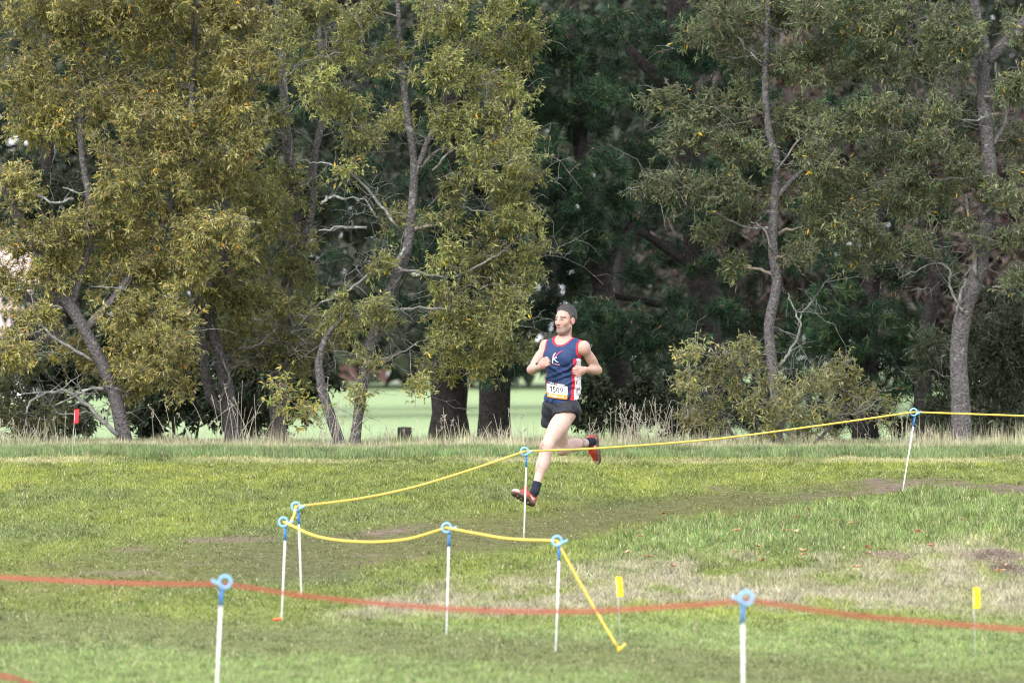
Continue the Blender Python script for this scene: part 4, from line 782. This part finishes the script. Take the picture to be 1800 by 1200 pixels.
for hp, kn, an, ff in ((lhip, lkn, lan, 1), (rhip, rkn, ran, 0)):
    d1 = vrot(kn - hp); sh = vrot(an - kn); fwd = vrot(np.cross(np.cross(d1, sh), d1)) * -1 if ff == 0 else PE[1]
    for p_, k in LEG(hp, kn, an): B.op(p_, k)
    B.op(ellip(hp + (kn - hp) * .5 + PE[1] * .012, np.stack([vrot(np.cross(d1, [0, 1, 0])), vrot(np.cross(d1, np.cross(d1, [0, 1, 0]))), d1]), (.07, .07, .17)), .03)
    back = -PE[1] if ff else vrot(A3(.2, .3, .9))
    mid_ = kn + (an - kn) * .3 + back * .018
    B.op(capsule(kn, kn + (an - kn) * .45, .05, .046), .03); B.op(capsule(kn + (an - kn) * .4, an, .046, .031), .03)
    m3 = np.stack([vrot(np.cross(sh, back)), vrot(np.cross(sh, np.cross(sh, back))), sh]); B.op(ellip(mid_, m3, (.046, .05, .125)), .03)
    B.op(ellip(kn + (PE[1] if ff else vrot(A3(-.5, -.3, -.8))) * .022, np.eye(3), (.036, .036, .042)), .02)
for s_, e_, w_, sd_ in ((rsh, rel, rwr, -1), (lsh, lel, lwr, 1)):
    B.op(ellip(s_ + CH[0] * sd_ * .012, CH, (.044, .048, .062)), .04); B.op(capsule(s_, e_, .040, .034), .03)
    d1 = vrot(e_ - s_); m3 = np.stack([vrot(np.cross(d1, [0, 1, 0])), vrot(np.cross(d1, np.cross(d1, [0, 1, 0]))), d1])
    B.op(ellip(s_ + (e_ - s_) * .52, m3, (.040, .043, .09)), .03)
    B.op(capsule(e_, w_, .035, .025), .02); d2 = vrot(w_ - e_); m3 = np.stack([vrot(np.cross(d2, [0, .3, 1])), vrot(np.cross(d2, np.cross(d2, [0, .3, 1]))), d2]); B.op(ellip(e_ + (w_ - e_) * .28, m3, (.038, .038, .085)), .03)
HANDS = []
def hand(wr, w_, n_, c_):
    w_ = vrot(w_); n_ = vrot(n_ - (n_ @ w_) * w_); c_ = vrot(c_ - (c_ @ w_) * w_ - (c_ @ n_) * n_); ce = wr + w_ * .045; HANDS.append(ce)
    B.op(capsule(wr, ce, .026, .03), .015); B.op(ellip(ce, np.stack([w_, n_, c_]), (.046, .042, .024)), .012)
    for i in range(4):
        L = (1, 1.1, 1.02, .82)[i]; b_ = ce + w_ * (.036 - (.006 if i == 3 else 0)) + n_ * (i - 1.5) * .0205 - c_ * .006
        p1 = b_ + (w_ * .026 + c_ * .012) * L; p2 = p1 + (c_ * .026 - w_ * .008) * L; p3 = p2 + (-w_ * .024 + c_ * -.002) * L
        for a, b, ra, rb in ((b_, p1, .0108, .0102), (p1, p2, .0102, .0094), (p2, p3, .0094, .0085)): B.op(capsule(a, b, ra, rb), .004)
    t0 = ce - n_ * .03 - w_ * .012 + c_ * .008; t1 = t0 - n_ * .012 + w_ * .03 + c_ * .012; t2 = t1 + w_ * .03 + c_ * .012 + n_ * .006
    for a, b, ra, rb in ((t0, t1, .0145, .012), (t1, t2, .0115, .0095)): B.op(capsule(a, b, ra, rb), .006)
hand(rwr, A3(.06, -.05, .045), A3(.12, 0, -1), A3(.6, .8, 0))
hand(lwr, A3(-.055, -.05, -.02), A3(-.1, -.1, -1), A3(-.5, .85, 0))
# head, in its own frame: lateral, forward, up
def hp_(l, f, u): return hc + HD[0] * l + HD[1] * f + HD[2] * u
HDP = [(ellip(hp_(0, -.012, .04), HD, (.074, .096, .088)), .01, 'u'), (ellip(hp_(0, .03, -.026), HD, (.059, .062, .088)), .03, 'u'), (ellip(hp_(0, .062, -.098), HD, (.03, .03, .03)), .025, 'u'),
       (capsule(hp_(.046, .0, -.064), hp_(.022, .056, -.1), .018, .018), .03, 'u'), (capsule(hp_(-.046, .0, -.064), hp_(-.022, .056, -.1), .018, .018), .03, 'u'),
       (capsule(hp_(-.034, .072, .022), hp_(.034, .072, .022), .013, .013), .025, 'u'), (ellip(hp_(.042, .056, -.025), HD, (.022, .020, .02)), .025, 'u'), (ellip(hp_(-.042, .056, -.025), HD, (.022, .020, .02)), .025, 'u'),
       (ellip(hp_(.031, .098, .002), HD, (.017, .015, .011)), .010, 's'), (ellip(hp_(-.031, .098, .002), HD, (.017, .015, .011)), .010, 's'),
       (ellip(hp_(.031, .079, .001), HD, (.013, .012, .010)), .004, 'u'), (ellip(hp_(-.031, .079, .001), HD, (.013, .012, .010)), .004, 'u'),
       (capsule(hp_(0, .088, .012), hp_(0, .108, -.034), .008, .0115), .014, 'u'), (ellip(hp_(.012, .098, -.04), HD, (.010, .012, .009)), .006, 'u'), (ellip(hp_(-.012, .098, -.04), HD, (.010, .012, .009)), .006, 'u'),
       (capsule(hp_(-.02, .086, -.064), hp_(.02, .086, -.064), .008, .008), .008, 'u'), (capsule(hp_(-.016, .086, -.081), hp_(.016, .086, -.081), .009, .009), .006, 'u'), (capsule(hp_(-.017, .101, -.0715), hp_(.017, .101, -.0715), .0045, .0045), .004, 's'),
       (ellip(hp_(.079, -.012, -.008), np.stack([HD[0], HD[1], HD[2]]), (.011, .021, .033)), .008, 'u'), (ellip(hp_(-.079, -.012, -.008), HD, (.011, .021, .033)), .008, 'u'),
       (ellip(hp_(.090, -.006, -.004), HD, (.008, .011, .018)), .006, 's')]
for p_, k, m_ in HDP: B.op(p_, k, m_)
V, Q = B.mesh()
rel_h = (V - hc) @ HD.T                                      # lateral, forward, up in the head frame
n = len(V); r = np.random.default_rng(8)
skin = np.tile(A3(.42, .255, .21), (n, 1))
def blot(c, R, col, k=1.0):
    global skin
    w_ = np.clip(1 - np.linalg.norm(V - c, axis=1) / R, 0, 1); w_ = w_ * w_ * (3 - 2 * w_) * k; skin = mixc(skin, w_, col)
legs = (V[:, 2] < .9); skin[legs] = A3(.46, .31, .265)
for e_ in (rel, lel): blot(e_, .09, (.42, .22, .175), .5)
for h_ in HANDS: blot(h_, .1, (.42, .20, .17), .75)
for s_ in (rsh, lsh): blot(s_ + CH[1] * .04, .1, (.42, .26, .215), .5)
for k_, c_ in ((lkn, PE[1]), (rkn, A3(-.4, -.4, -.6))): blot(k_ + c_ * .05, .08, (.36, .18, .14), .7)
def mud(c0, n_, sp, sz, seed):
    q = np.random.default_rng(seed)
    for _ in range(n_): blot(V[np.argmin(((V - c0 - q.normal(0, 1, 3) * sp - A3(0, -.03, 0)) ** 2).sum(1))], q.uniform(.4, 1) * sz, (.10, .065, .045), .8)
mud(lkn + PE[1] * .05 + A3(-.02, 0, -.02), 12, A3(.025, .03, .03), .018, 1); mud(lkn + (lan - lkn) * .5 + A3(-.04, -.03, 0), 22, A3(.016, .03, .09), .012, 2); mud(ran + (rkn - ran) * .3 + A3(0, -.03, 0), 8, A3(.03, .02, .02), .028, 3)
mud(lan + A3(-.02, -.02, .1), 8, A3(.02, .02, .03), .012, 4); mud(rel, 8, A3(.03, .05, .05), .007, 5); mud(lsh + (lel - lsh) * .6 + A3(0, -.04, 0), 6, A3(.02, .01, .04), .007, 6); mud(lhip + (lkn - lhip) * .7, 8, A3(.05, .05, .08), .008, 7)
L_, F_, U_ = rel_h.T; hd = (U_ > -.15) & (V[:, 2] > 1.5)
def face(cond, col, k=1.0): skin[hd & cond] = skin[hd & cond] * (1 - k) + A3(*col) * k
face(F_ > -1, (.42, .25, .205), .8)
blot(hp_(.045, .07, -.035), .05, (.42, .21, .17), .4); blot(hp_(-.045, .07, -.035), .05, (.42, .21, .17), .4); blot(hp_(0, .11, -.04), .03, (.43, .21, .17), .4); blot(hp_(.08, -.01, -.01), .05, (.46, .18, .15), .6)
stub = hd & (F_ > .0) & (U_ < -.047) & (U_ > -.14); w_ = np.zeros(n); w_[stub] = .68 * np.clip((-.047 - U_[stub]) / .015, 0, 1); skin = mixc(skin, w_, (.17, .13, .118))
face((np.abs(U_ + .073) < .013) & (np.abs(L_) < .022) & (F_ > .075), (.33, .12, .11), .8); face((np.abs(U_ + .0715) < .0055) & (np.abs(L_) < .018) & (F_ > .075), (.12, .045, .04), .9)
for s_ in (-1, 1):
    face((np.abs(U_ - .0225 - .1 * (.031 - np.abs(L_ - 0))) < .0078) & (np.abs(L_ - s_ * .033) < .022) & (F_ > .05), (.07, .05, .045), .85)
    face(((L_ - s_ * .031) ** 2 / .014 ** 2 + (U_ - .001) ** 2 / .0075 ** 2 < 1) & (F_ > .06), (.20, .12, .105), .8); face(((L_ - s_ * .030 + .003) ** 2 / .0095 ** 2 + (U_ - .001) ** 2 / .0068 ** 2 < 1) & (F_ > .06), (.035, .03, .03), .95)  # eye socket shade painted into the skin, then the dark irises
    face(((L_ - s_ * .008) ** 2 / .005 ** 2 + (U_ + .050) ** 2 / .006 ** 2 < 1) & (F_ > .07), (.20, .08, .07), .7)  # nostril shading put into the skin colour
person = empty('person', org); tag(person, 'person running mid stride in navy singlet with bib 1509 and black shorts', 'person')
def under(name, V_, F_q, col, m_, parent=person, midx=None, smooth=True):
    me = mesh_np(name, V_, F_q, col, smooth, midx); o = bpy.data.objects.new(name, me); link(o, parent)
    for q in (m_ if isinstance(m_, list) else [m_]): me.materials.append(q)
    return o
under('body', V, Q, skin, M['skin'])
# hair: short, greying, receding at the temples
H = Field(hc - .16, hc + .18, .004)
H.op(ellip(hp_(0, -.016, .043), HD, (.082, .105, .099)), .01)
def hl(X, Y, Z):
    q = [((X - hc[0]) * HD[i, 0] + (Y - hc[1]) * HD[i, 1] + (Z - hc[2]) * HD[i, 2]) for i in range(3)]
    front = q[1] - .074 + np.clip(.086 - q[2], 0, .04) * 1.05 + np.clip(.046 - q[2], 0, .1) * .32 + .35 * np.clip(np.abs(q[0]) - .025, 0, .04) * np.clip((q[2] - .05) / .02, 0, 1) + .005 * np.sin(q[0] * 190 + q[2] * 120) * np.sin(q[2] * 260 + 1); low = -.045 + np.clip(q[1] + .03, 0, .1) * .3 - q[2]
    ear = .027 - np.sqrt((q[1] + .016) ** 2 + (q[2] + .012) ** 2)
    return np.maximum(np.maximum(front, low), ear)
_h = [(H.lo[i] + np.arange(H.n[i]) * H.res).reshape([-1 if j == i else 1 for j in range(3)]) for i in range(3)]
H.F = (H.F + np.clip(.0085 + .32 * hl(*_h), 0, .0085)).astype(np.float32); H.everywhere(hl); V, Q = H.mesh()
nn_ = vrot(V - hp_(0, -.016, .0)); V = V + nn_ * (r.random((len(V), 1)) * .007 - .002)
rh = (V - hc) @ HD.T; gr = np.clip(.25 + (.09 - rh[:, 2]) * 5 + r.normal(0, .22, len(V)), 0, 1)
hair = under('hair', V, Q, mixc(np.tile(A3(.035, .032, .034), (len(V), 1)), gr, (.16, .155, .165)), M['hair'])
ns_ = 5200; hi_i = r.integers(len(V), size=ns_); hv = V[hi_i]; hn = vrot(hv - hp_(0, -.016, .02)); dr_ = vrot(hn * .8 + HD[1] * .35 + r.normal(0, .45, hv.shape)); sw = vrot(np.cross(dr_, r.normal(size=hv.shape))) * .0011
Vh = np.stack([hv - sw, hv + sw, hv + dr_ * r.uniform(.003, .010, (ns_, 1))], 1).reshape(-1, 3); ch_ = np.repeat(mixc(np.tile(A3(.02, .018, .02), (ns_, 1)), np.clip(gr[hi_i] * .8 + r.normal(0, .3, ns_), 0, 1), (.24, .235, .25)), 3, 0)
hs = under('hair_strands', Vh, np.arange(3 * ns_).reshape(-1, 3), ch_, M['hair_strand'], hair); hs['kind'] = 'stuff'
# singlet
G = Field((-.30, -.32, .86), (.36, .30, 1.60), .0048)
for p_, k in TORSO: G.op(p_, k, off=.012)
G.op(ellip(J(986, 700, .0), frame(40), (.152, .125, .085)), .05); G.op(ellip(J(998, 668, .03), AB, (.128, .10, .2)), .05)
rnd = lambda X, Y, Z: (.0035 * np.sin(26 * X + 44 * Z + 3 * np.sin(14 * X - 9 * Z) + 9 * Y) + .0025 * np.sin(70 * Z - 60 * X + 4 * np.sin(20 * Z + 25 * X))) * np.clip((1.40 - Z) * 6, .15, 1)
G.F = (G.F + rnd(*[(G.lo[i] + np.arange(G.n[i]) * G.res).reshape([-1 if j == i else 1 for j in range(3)]) for i in range(3)])).astype(np.float32)
_g = [(G.lo[i] + np.arange(G.n[i]) * G.res).reshape([-1 if j == i else 1 for j in range(3)]) for i in range(3)]
for (x0, z0, x1, z1, w_, dp) in ((-.12, 1.17, .12, 1.27, .012, .011), (-.10, 1.13, .14, 1.22, .010, .009), (-.13, 1.29, .02, 1.20, .011, .009), (.16, 1.33, .04, 1.22, .011, .010), (-.12, 1.08, .0, 1.12, .01, .008), (.02, 1.09, .15, 1.16, .01, .010), (.03, .95, .10, 1.05, .011, .010), (-.09, .94, -.05, 1.04, .011, .010), (-.15, 1.35, -.08, 1.26, .01, .008)):
    t_ = np.clip(((_g[0] - x0) * (x1 - x0) + (_g[2] - z0) * (z1 - z0)) / ((x1 - x0) ** 2 + (z1 - z0) ** 2), 0, 1); d2_ = (_g[0] - x0 - t_ * (x1 - x0)) ** 2 + (_g[2] - z0 - t_ * (z1 - z0)) ** 2
    G.F = (G.F - dp * np.exp(-d2_ / w_ ** 2) * np.sin(np.pi * np.clip(t_, .08, .92)) * (_g[1] < .05) + .5 * dp * np.exp(-(np.sqrt(d2_) - 2 * w_) ** 2 / w_ ** 2) * np.sin(np.pi * np.clip(t_, .08, .92)) * (_g[1] < .05)).astype(np.float32)
NK = ellip(J(989, 583, -.03), CH, (.093, .20, .122)); ARL = ellip(lsh + CH[0] * .028 + A3(0, 0, -.005), CH, (.068, .135, .112)); ARR = ellip(rsh - CH[0] * .028 + A3(0, 0, -.005), CH, (.062, .135, .112))
for c_ in (NK, ARL, ARR): G.everywhere(lambda X, Y, Z, c_=c_: -c_[0](X, Y, Z))
hem = lambda X, Y, Z: (.935 - .16 * (X - .0) ** 2 + .045 * np.clip(np.abs(X + .0) / .15, 0, 1) ** 2) - Z
G.everywhere(hem); V, Q = G.mesh()
tv = V - belly; lat = tv @ CH[0]; fw = tv @ CH[1]; up = V[:, 2]
phi = np.degrees(np.arctan2(lat, fw + .03))
navy, red, wht = A3(.013, .03, .092), A3(.50, .012, .03), A3(.72, .70, .74)
c = np.tile(navy, (len(V), 1)) * (1 + .5 * np.clip((1.05 - up) * 3, 0, .5))[:, None]
lim = np.interp(up, [.93, 1.05, 1.2, 1.32], [41, 49, 55, 58]); sidew = up < 1.335
st_ = sidew & (phi > lim) & (phi < lim + 10); wh = sidew & (phi >= lim + 10) & (phi < 150); c[wh] = wht; c[st_] = red
st2 = sidew & (phi < -62) & (phi > -72); wh2 = sidew & (phi <= -72) & (phi > -150); c[wh2] = wht; c[st2] = red
for c_ in (NK, ARL, ARR):
    dd = np.abs(c_[0](V[:, 0], V[:, 1], V[:, 2])); c[(dd < .0125)] = red
for (px, py, a, b) in ((1013.5, 672, .006, .022), (1014.5, 686, .005, .02), (1018, 683, .006, .012), (1018.5, 655, .005, .018)):
    q = J(px, py, 0); e = ((V[:, 0] - q[0] - .25 * (V[:, 2] - q[2])) / a) ** 2 + ((V[:, 2] - q[2]) / b) ** 2 < 1; c[e & (V[:, 1] < .05)] = (.22, .08, .17)
sing = under('singlet', V, Q, c, M['cloth']); sing['label'] = 'navy running singlet with red trim and white side panel'
# decals on the cloth: laid onto its surface by casting along +Y
sv = V.copy()
def onto(px, py):
    """front surface of the singlet at photo pixels, arrays"""
    X = (np.asarray(px) - 985) / 199.2; Z = (897 - np.asarray(py)) / 199.2; out = np.zeros(len(X))
    fr = sv[sv[:, 1] < .06]
    for i in range(len(X)):
        d2 = (fr[:, 0] - X[i]) ** 2 + (fr[:, 2] - Z[i]) ** 2; k = d2 < .02 ** 2
        if not k.any(): k = d2 <= d2.min() + 1e-5
        w_ = 1 / (d2[k] + 2e-5); out[i] = (fr[k, 1] * w_).sum() / w_.sum()
    return np.stack([X, out - bib_off, Z], 1)
bib_off = 0.0
def decal(name, poly_grid, col, lift, parent):
    """poly_grid: (rows, cols, 2) photo pixels"""
    a, b, _ = poly_grid.shape; Vd = onto(poly_grid[..., 0].ravel(), poly_grid[..., 1].ravel()) + A3(0, -lift, 0)
    i = (np.arange(a - 1)[:, None] * b + np.arange(b - 1)[None, :]).ravel(); F = np.stack([i, i + b, i + b + 1, i + 1], 1)
    return under(name, Vd, F, np.tile(A3(*col), (len(Vd), 1)), M['print'], parent)
def quad(p00, p10, p11, p01, nu, nv, bow=0):
    u = np.linspace(0, 1, nu)[None, :, None]; v = np.linspace(0, 1, nv)[:, None, None]; p00, p10, p11, p01 = map(lambda q: np.array(q, float), (p00, p10, p11, p01))
    g = (1 - v) * ((1 - u) * p00 + u * p10) + v * ((1 - u) * p01 + u * p11); g[..., 1] += bow * (4 * u * (1 - u))[..., 0]; return g
def sub(o, parent): o.parent = parent; return o
q4 = lambda u0, u1, v0, v1, nu=10, nv=5: quad(bp(u0, v0), bp(u1, v0), bp(u1, v1), bp(u0, v1), nu, nv, 1.6 * (u1 - u0) ** 2)
def bp(u, v):
    """bib coordinates 0..1 -> photo pixel"""
    a = np.array((960.8, 673.4)) * (1 - u) + np.array((997.2, 679.2)) * u; b = np.array((960.8, 695.8)) * (1 - u) + np.array((996.8, 701.0)) * u; q = a * (1 - v) + b * v
    return (q[0], q[1] + 1.6 * 4 * u * (1 - u) * .8)
def bibgrid(u0, u1, v0, v1, nu=16, nv=6): return np.array([[bp(u, v) for u in np.linspace(u0, u1, nu)] for v in np.linspace(v0, v1, nv)])
bib_off = .0055
bib = decal('bib', bibgrid(0, 1, 0, .68), (.82, .82, .82), .0085, person); bib['label'] = 'white race bib with number 1509 and orange band'
decal('bib_top_strip', bibgrid(-.03, .93, -.2, 0), (.012, .03, .045), .0085, bib); decal('bib_orange_band', bibgrid(0, 1, .68, 1.04), (.80, .22, .03), .0085, bib)
for k, (u0, u1, v0, v1, col) in enumerate([(.07, .17, -.17, -.05, (.7, .06, .12)), (.18, .27, -.17, -.05, (.45, .6, .6)), (.28, .36, -.16, -.04, (.15, .42, .7)), (.42, .49, -.17, -.02, (.75, .12, .04)), (.5, .85, -.14, -.03, (.42, .5, .55))]): decal('bib_logo', bibgrid(u0, u1, v0, v1, 5, 3), col, .0108, bib)
for (u0, u1, v0, v1) in [(.13, .19, .70, .84), (.15, .17, .84, .95), (.21, .29, .80, .9), (.33, .47, .86, .95), (.40, .47, .80, .87), (.56, .74, .86, .93), (.75, .79, .80, .93), (.8, .83, .82, .93)]: decal('bib_logo', bibgrid(u0, u1, v0, v1, 4, 3), (.85, .8, .76), .0108, bib)
for k, u0 in enumerate(np.linspace(.25, .66, 8)): decal('bib_print', bibgrid(u0, u0 + .032, .625, .69, 3, 3), (.25, .45, .65), .0108, bib)
for ch, u0 in zip('509', (.29, .455, .64)):
    cu = bpy.data.curves.new('digit', 'FONT'); cu.body = ch; cu.size = 1; cu.resolution_u = 5; cu.offset = .012; to = bpy.data.objects.new('digit', cu); C.objects.link(to)
    dg = bpy.context.evaluated_depsgraph_get(); me = bpy.data.meshes.new_from_object(to.evaluated_get(dg)); C.objects.unlink(to); bpy.data.objects.remove(to)
    co = np.array([v.co[:] for v in me.vertices]); lo_, hi_ = co.min(0), co.max(0); wd = .145
    uv = (co - lo_) / (hi_ - lo_ + 1e-9); pp = np.array([bp(u0 + wd * a, .60 - .46 * b) for a, b in uv[:, :2]]); W3 = onto(pp[:, 0], pp[:, 1]) + A3(0, -.0115, 0)
    me.vertices.foreach_set('co', W3.astype(np.float32).ravel()); a_ = me.attributes.new('Col', 'FLOAT_COLOR', 'POINT'); a_.data.foreach_set('color', np.tile(np.array([.01, .012, .016, 1], np.float32), len(co)))
    me.update(); o = bpy.data.objects.new('digit', me); link(o, bib); me.materials.clear(); me.materials.append(M['print'])
def stroke(name, pts, wid, col, parent, lift=.007):
    p_ = smooth_line(np.array(pts, float), 4); t = vrot(np.gradient(p_, axis=0)); nn = np.stack([-t[:, 1], t[:, 0]], 1); w_ = np.interp(np.linspace(0, 1, len(p_)), np.linspace(0, 1, len(wid)), wid)[:, None] / 2
    decal(name, np.stack([p_ - nn * w_, p_ + nn * w_], 0), col, lift, parent)
stroke('digit', [bp(.225, .135), bp(.225, .36), bp(.225, .60)], (1.75, 1.75, 1.75), (.01, .012, .016), bib, .0115); stroke('digit_flag', [bp(.215, .15), bp(.185, .21), bp(.155, .25)], (1.5, 1.5, 1.3), (.01, .012, .016), bib, .0117)
bib_off = 0.0
logo = under('chest_logo', onto([970.9, 973.2, 973.4], [638.0, 638.4, 640.2]) + A3(0, -.006, 0), np.array([[0, 1, 2]]), np.tile(A3(.5, .02, .06), (3, 1)), M['print'], sing)
for pts, wd, col in [([(971, 639.5), (971.4, 632), (973, 625), (976.5, 620.5)], (1.2, 2, 2.2, 1), (.75, .7, .78)), ([(970.6, 634), (971.2, 628), (973, 623.5)], (.6, .9, .5), (.55, .03, .1)), ([(976.5, 627.5), (980, 622.5), (983.5, 619.5), (988.5, 617)], (1.2, 1.6, 1.4, .5), (.6, .06, .16)),
                     ([(974.8, 633), (975.2, 629.5), (977.2, 627.8), (978.2, 630)], (1, 1.3, 1.2, .7), (.62, .64, .78)), ([(971.8, 632.8), (975, 632), (977, 635), (981, 637)], (.9, 1.2, 1.1, .9), (.68, .7, .8)), ([(972.8, 640.2), (978, 640.8), (984, 641.5)], (1.5, 1.6, 1.5), (.5, .25, .36))]: stroke('logo_stroke', pts, wd, col, logo)
# shorts
K_ = Field((-.30, -.36, .70), (.34, .32, 1.02), .0055)
K_.op(ellip(pelv + A3(0, .0, -.01), PE, (.162, .128, .12)), .03)
dl, drr = vrot(lkn - lhip), vrot(rkn - rhip)
K_.op(capsule(lhip + A3(.005, 0, .01), lhip + dl * .075 + A3(.012, .01, 0), .105, .117), .04); K_.op(capsule(rhip + A3(-.01, 0, .01), rhip + drr * .14 + A3(-.035, 0, 0), .098, .112), .04)
K_.op(capsule(lhip + A3(.03, .05, -.02), J(1010, 736, .03), .08, .055), .04)
cut = lambda hp, d1, L, side: (lambda X, Y, Z: np.where(side * ((X - (lhip + rhip)[0] / 2) * PE[0, 0] + (Y - (lhip + rhip)[1] / 2) * PE[0, 1]) > 0, (X - hp[0]) * d1[0] + (Y - hp[1]) * d1[1] + (Z - hp[2]) * d1[2] - L, -1))
K_.everywhere(cut(lhip, vrot(dl + A3(.55, 0, 0)), .068, 1)); K_.everywhere(cut(rhip, drr, .118, -1)); K_.everywhere(lambda X, Y, Z: Z - .985 + 0 * X)
K_.op(capsule(lhip + dl * .06, lhip + dl * .4, .094, .094), .004, 's'); K_.op(capsule(rhip + drr * .1, rhip + drr * .4, .094, .094), .004, 's')
V, Q = K_.mesh(); V = V + vrot(V - pelv) * (.004 * np.sin(V[:, [0]] * 55 + V[:, [2]] * 70))
shorts = under('shorts', V, Q, None, M['black'])
sv = V.copy(); stroke('shorts_mark', [(981.2, 721.3), (983, 722.6), (986, 721.4), (990.5, 719.3)], (.7, 1.3, .9, .4), (.55, .55, .58), shorts, .004)
# socks and shoes
def shoe(heel, toe, upv, name_s, an, kn):
    f = vrot(toe - heel); u = vrot(upv - (upv @ f) * f); s_ = np.cross(f, u); L = .29; Sf = Field(heel - .30, heel + .36, .005)
    def loc(a, b, c_): return heel + f * a + s_ * b + u * c_
    Sf.op(capsule(loc(.045, 0, .052), loc(.15, 0, .048), .040, .042), .02); Sf.op(capsule(loc(.14, 0, .045), loc(.25, .006, .032), .045, .032), .03); Sf.op(capsule(loc(.04, 0, .06), loc(.05, 0, .088), .038, .034), .02)
    Sf.op(ellip(loc(.21, .004, .02), np.stack([f, s_, u]), (.085, .05, .03)), .02); Sf.op(ellip(loc(.05, 0, .02), np.stack([f, s_, u]), (.055, .042, .03)), .02)
    Sf.everywhere(lambda X, Y, Z: -((X - heel[0]) * u[0] + (Y - heel[1]) * u[1] + (Z - heel[2]) * u[2]) + .0); Vs, Qs = Sf.mesh()
    lv = np.stack([(Vs - heel) @ f, (Vs - heel) @ s_, (Vs - heel) @ u], 1); q = np.random.default_rng(4); c_ = np.tile(A3(.62, .05, .035), (len(Vs), 1))
    dirt = np.clip((.056 - lv[:, 2]) / .02 + .5 * np.sin(lv[:, 0] * 60) * .4, 0, 1); c_ = mixc(c_, np.clip(dirt * .9 + .25, 0, .92), (.15, .075, .055)); c_[lv[:, 2] < .02] = A3(.10, .06, .048)
    c_[(lv[:, 2] < .034) & (lv[:, 2] > .022)] = A3(.26, .13, .10); c_[(np.abs(lv[:, 0] - .085 - .5 * (lv[:, 2] - .045)) < .03) & (np.abs(lv[:, 2] - .05 - .15 * (lv[:, 0] - .08)) < .008)] = A3(.62, .5, .42); c_[(lv[:, 0] > .245) & (lv[:, 2] > .03)] = A3(.55, .42, .38)
    so_ = under(name_s, Vs, Qs, c_, M['shoe'])
    for k in range(4):
        a = loc(.125 + .022 * k, -.02, .088 - .008 * k); b = loc(.135 + .022 * k, .022, .086 - .008 * k); m_ = loc(.13 + .022 * k, 0, .099 - .009 * k); Vt, Ft = tube(np.array([a, m_, b]), np.full(3, .0045), 5); under('lace', Vt, tris(Ft), np.tile(A3(.75, .05, .03), (len(Vt), 1)), M['shoe'], so_)
    Vt, Ft = tube(smooth_line(np.array([loc(.13, 0, .098), loc(.16, -.025, .118), loc(.185, -.01, .112), loc(.15, .01, .1)]), 4), np.full(13, .004), 5); under('lace', Vt, tris(Ft), np.tile(A3(.75, .05, .03), (len(Vt), 1)), M['shoe'], so_)
    for k in range(7): 
        e0 = loc(.10 + .024 * k, (-.022, .02)[k % 2], .002); Vt, Ft = tube(np.array([e0, e0 - u * .006, e0 - u * .011]), np.array([.005, .0045, .0025]), 5); under('spike', Vt, tris(Ft), np.tile(A3(.45, .42, .4), (len(Vt), 1)), M['shoe'], so_)
    Sk = Field(np.minimum(an, heel) - .2, np.maximum(an, heel) + .25, .005); an2 = loc(.05, 0, .07); top = an + vrot(kn - an) * .085
    Sk.op(capsule(an2, an, .037, .0375), .01); Sk.op(capsule(an, top, .0365, .0415), .015); ax_ = vrot(kn - an); Sk.everywhere(lambda X, Y, Z: (X - top[0]) * ax_[0] + (Y - top[1]) * ax_[1] + (Z - top[2]) * ax_[2]); Vk, Qk = Sk.mesh(); under('sock', Vk, Qk, None, M['sock'])
shoe(J(937, 889.5, -.36), J(905, 868, -.53), A3(.12, .25, 1), 'shoe', lan, lkn); shoe(J(1051, 764, .49), J(1057, 812, .60), A3(-.9, -.45, .1), 'shoe', ran, rkn)
# watch on the right wrist
wd_ = vrot(rwr - rel); Vt, Ft = tube(np.array([rwr - wd_ * .022, rwr - wd_ * .008]), np.array([.0315, .0305]), 18); wt = under('watch', Vt, tris(Ft), np.tile(A3(.10, .42, .40), (len(Vt), 1)), M['print'])
wc = rwr - wd_ * .016 + A3(-.012, -.012, .027); Vt, Ft = tube(np.array([wc - A3(.01, .01, -.02) * .25, wc + A3(-.01, -.01, .02) * .2]), np.array([.019, .017]), 12); under('watch_face', Vt, tris(Ft), np.tile(A3(.012, .014, .018), (len(Vt), 1)), M['print'], wt)
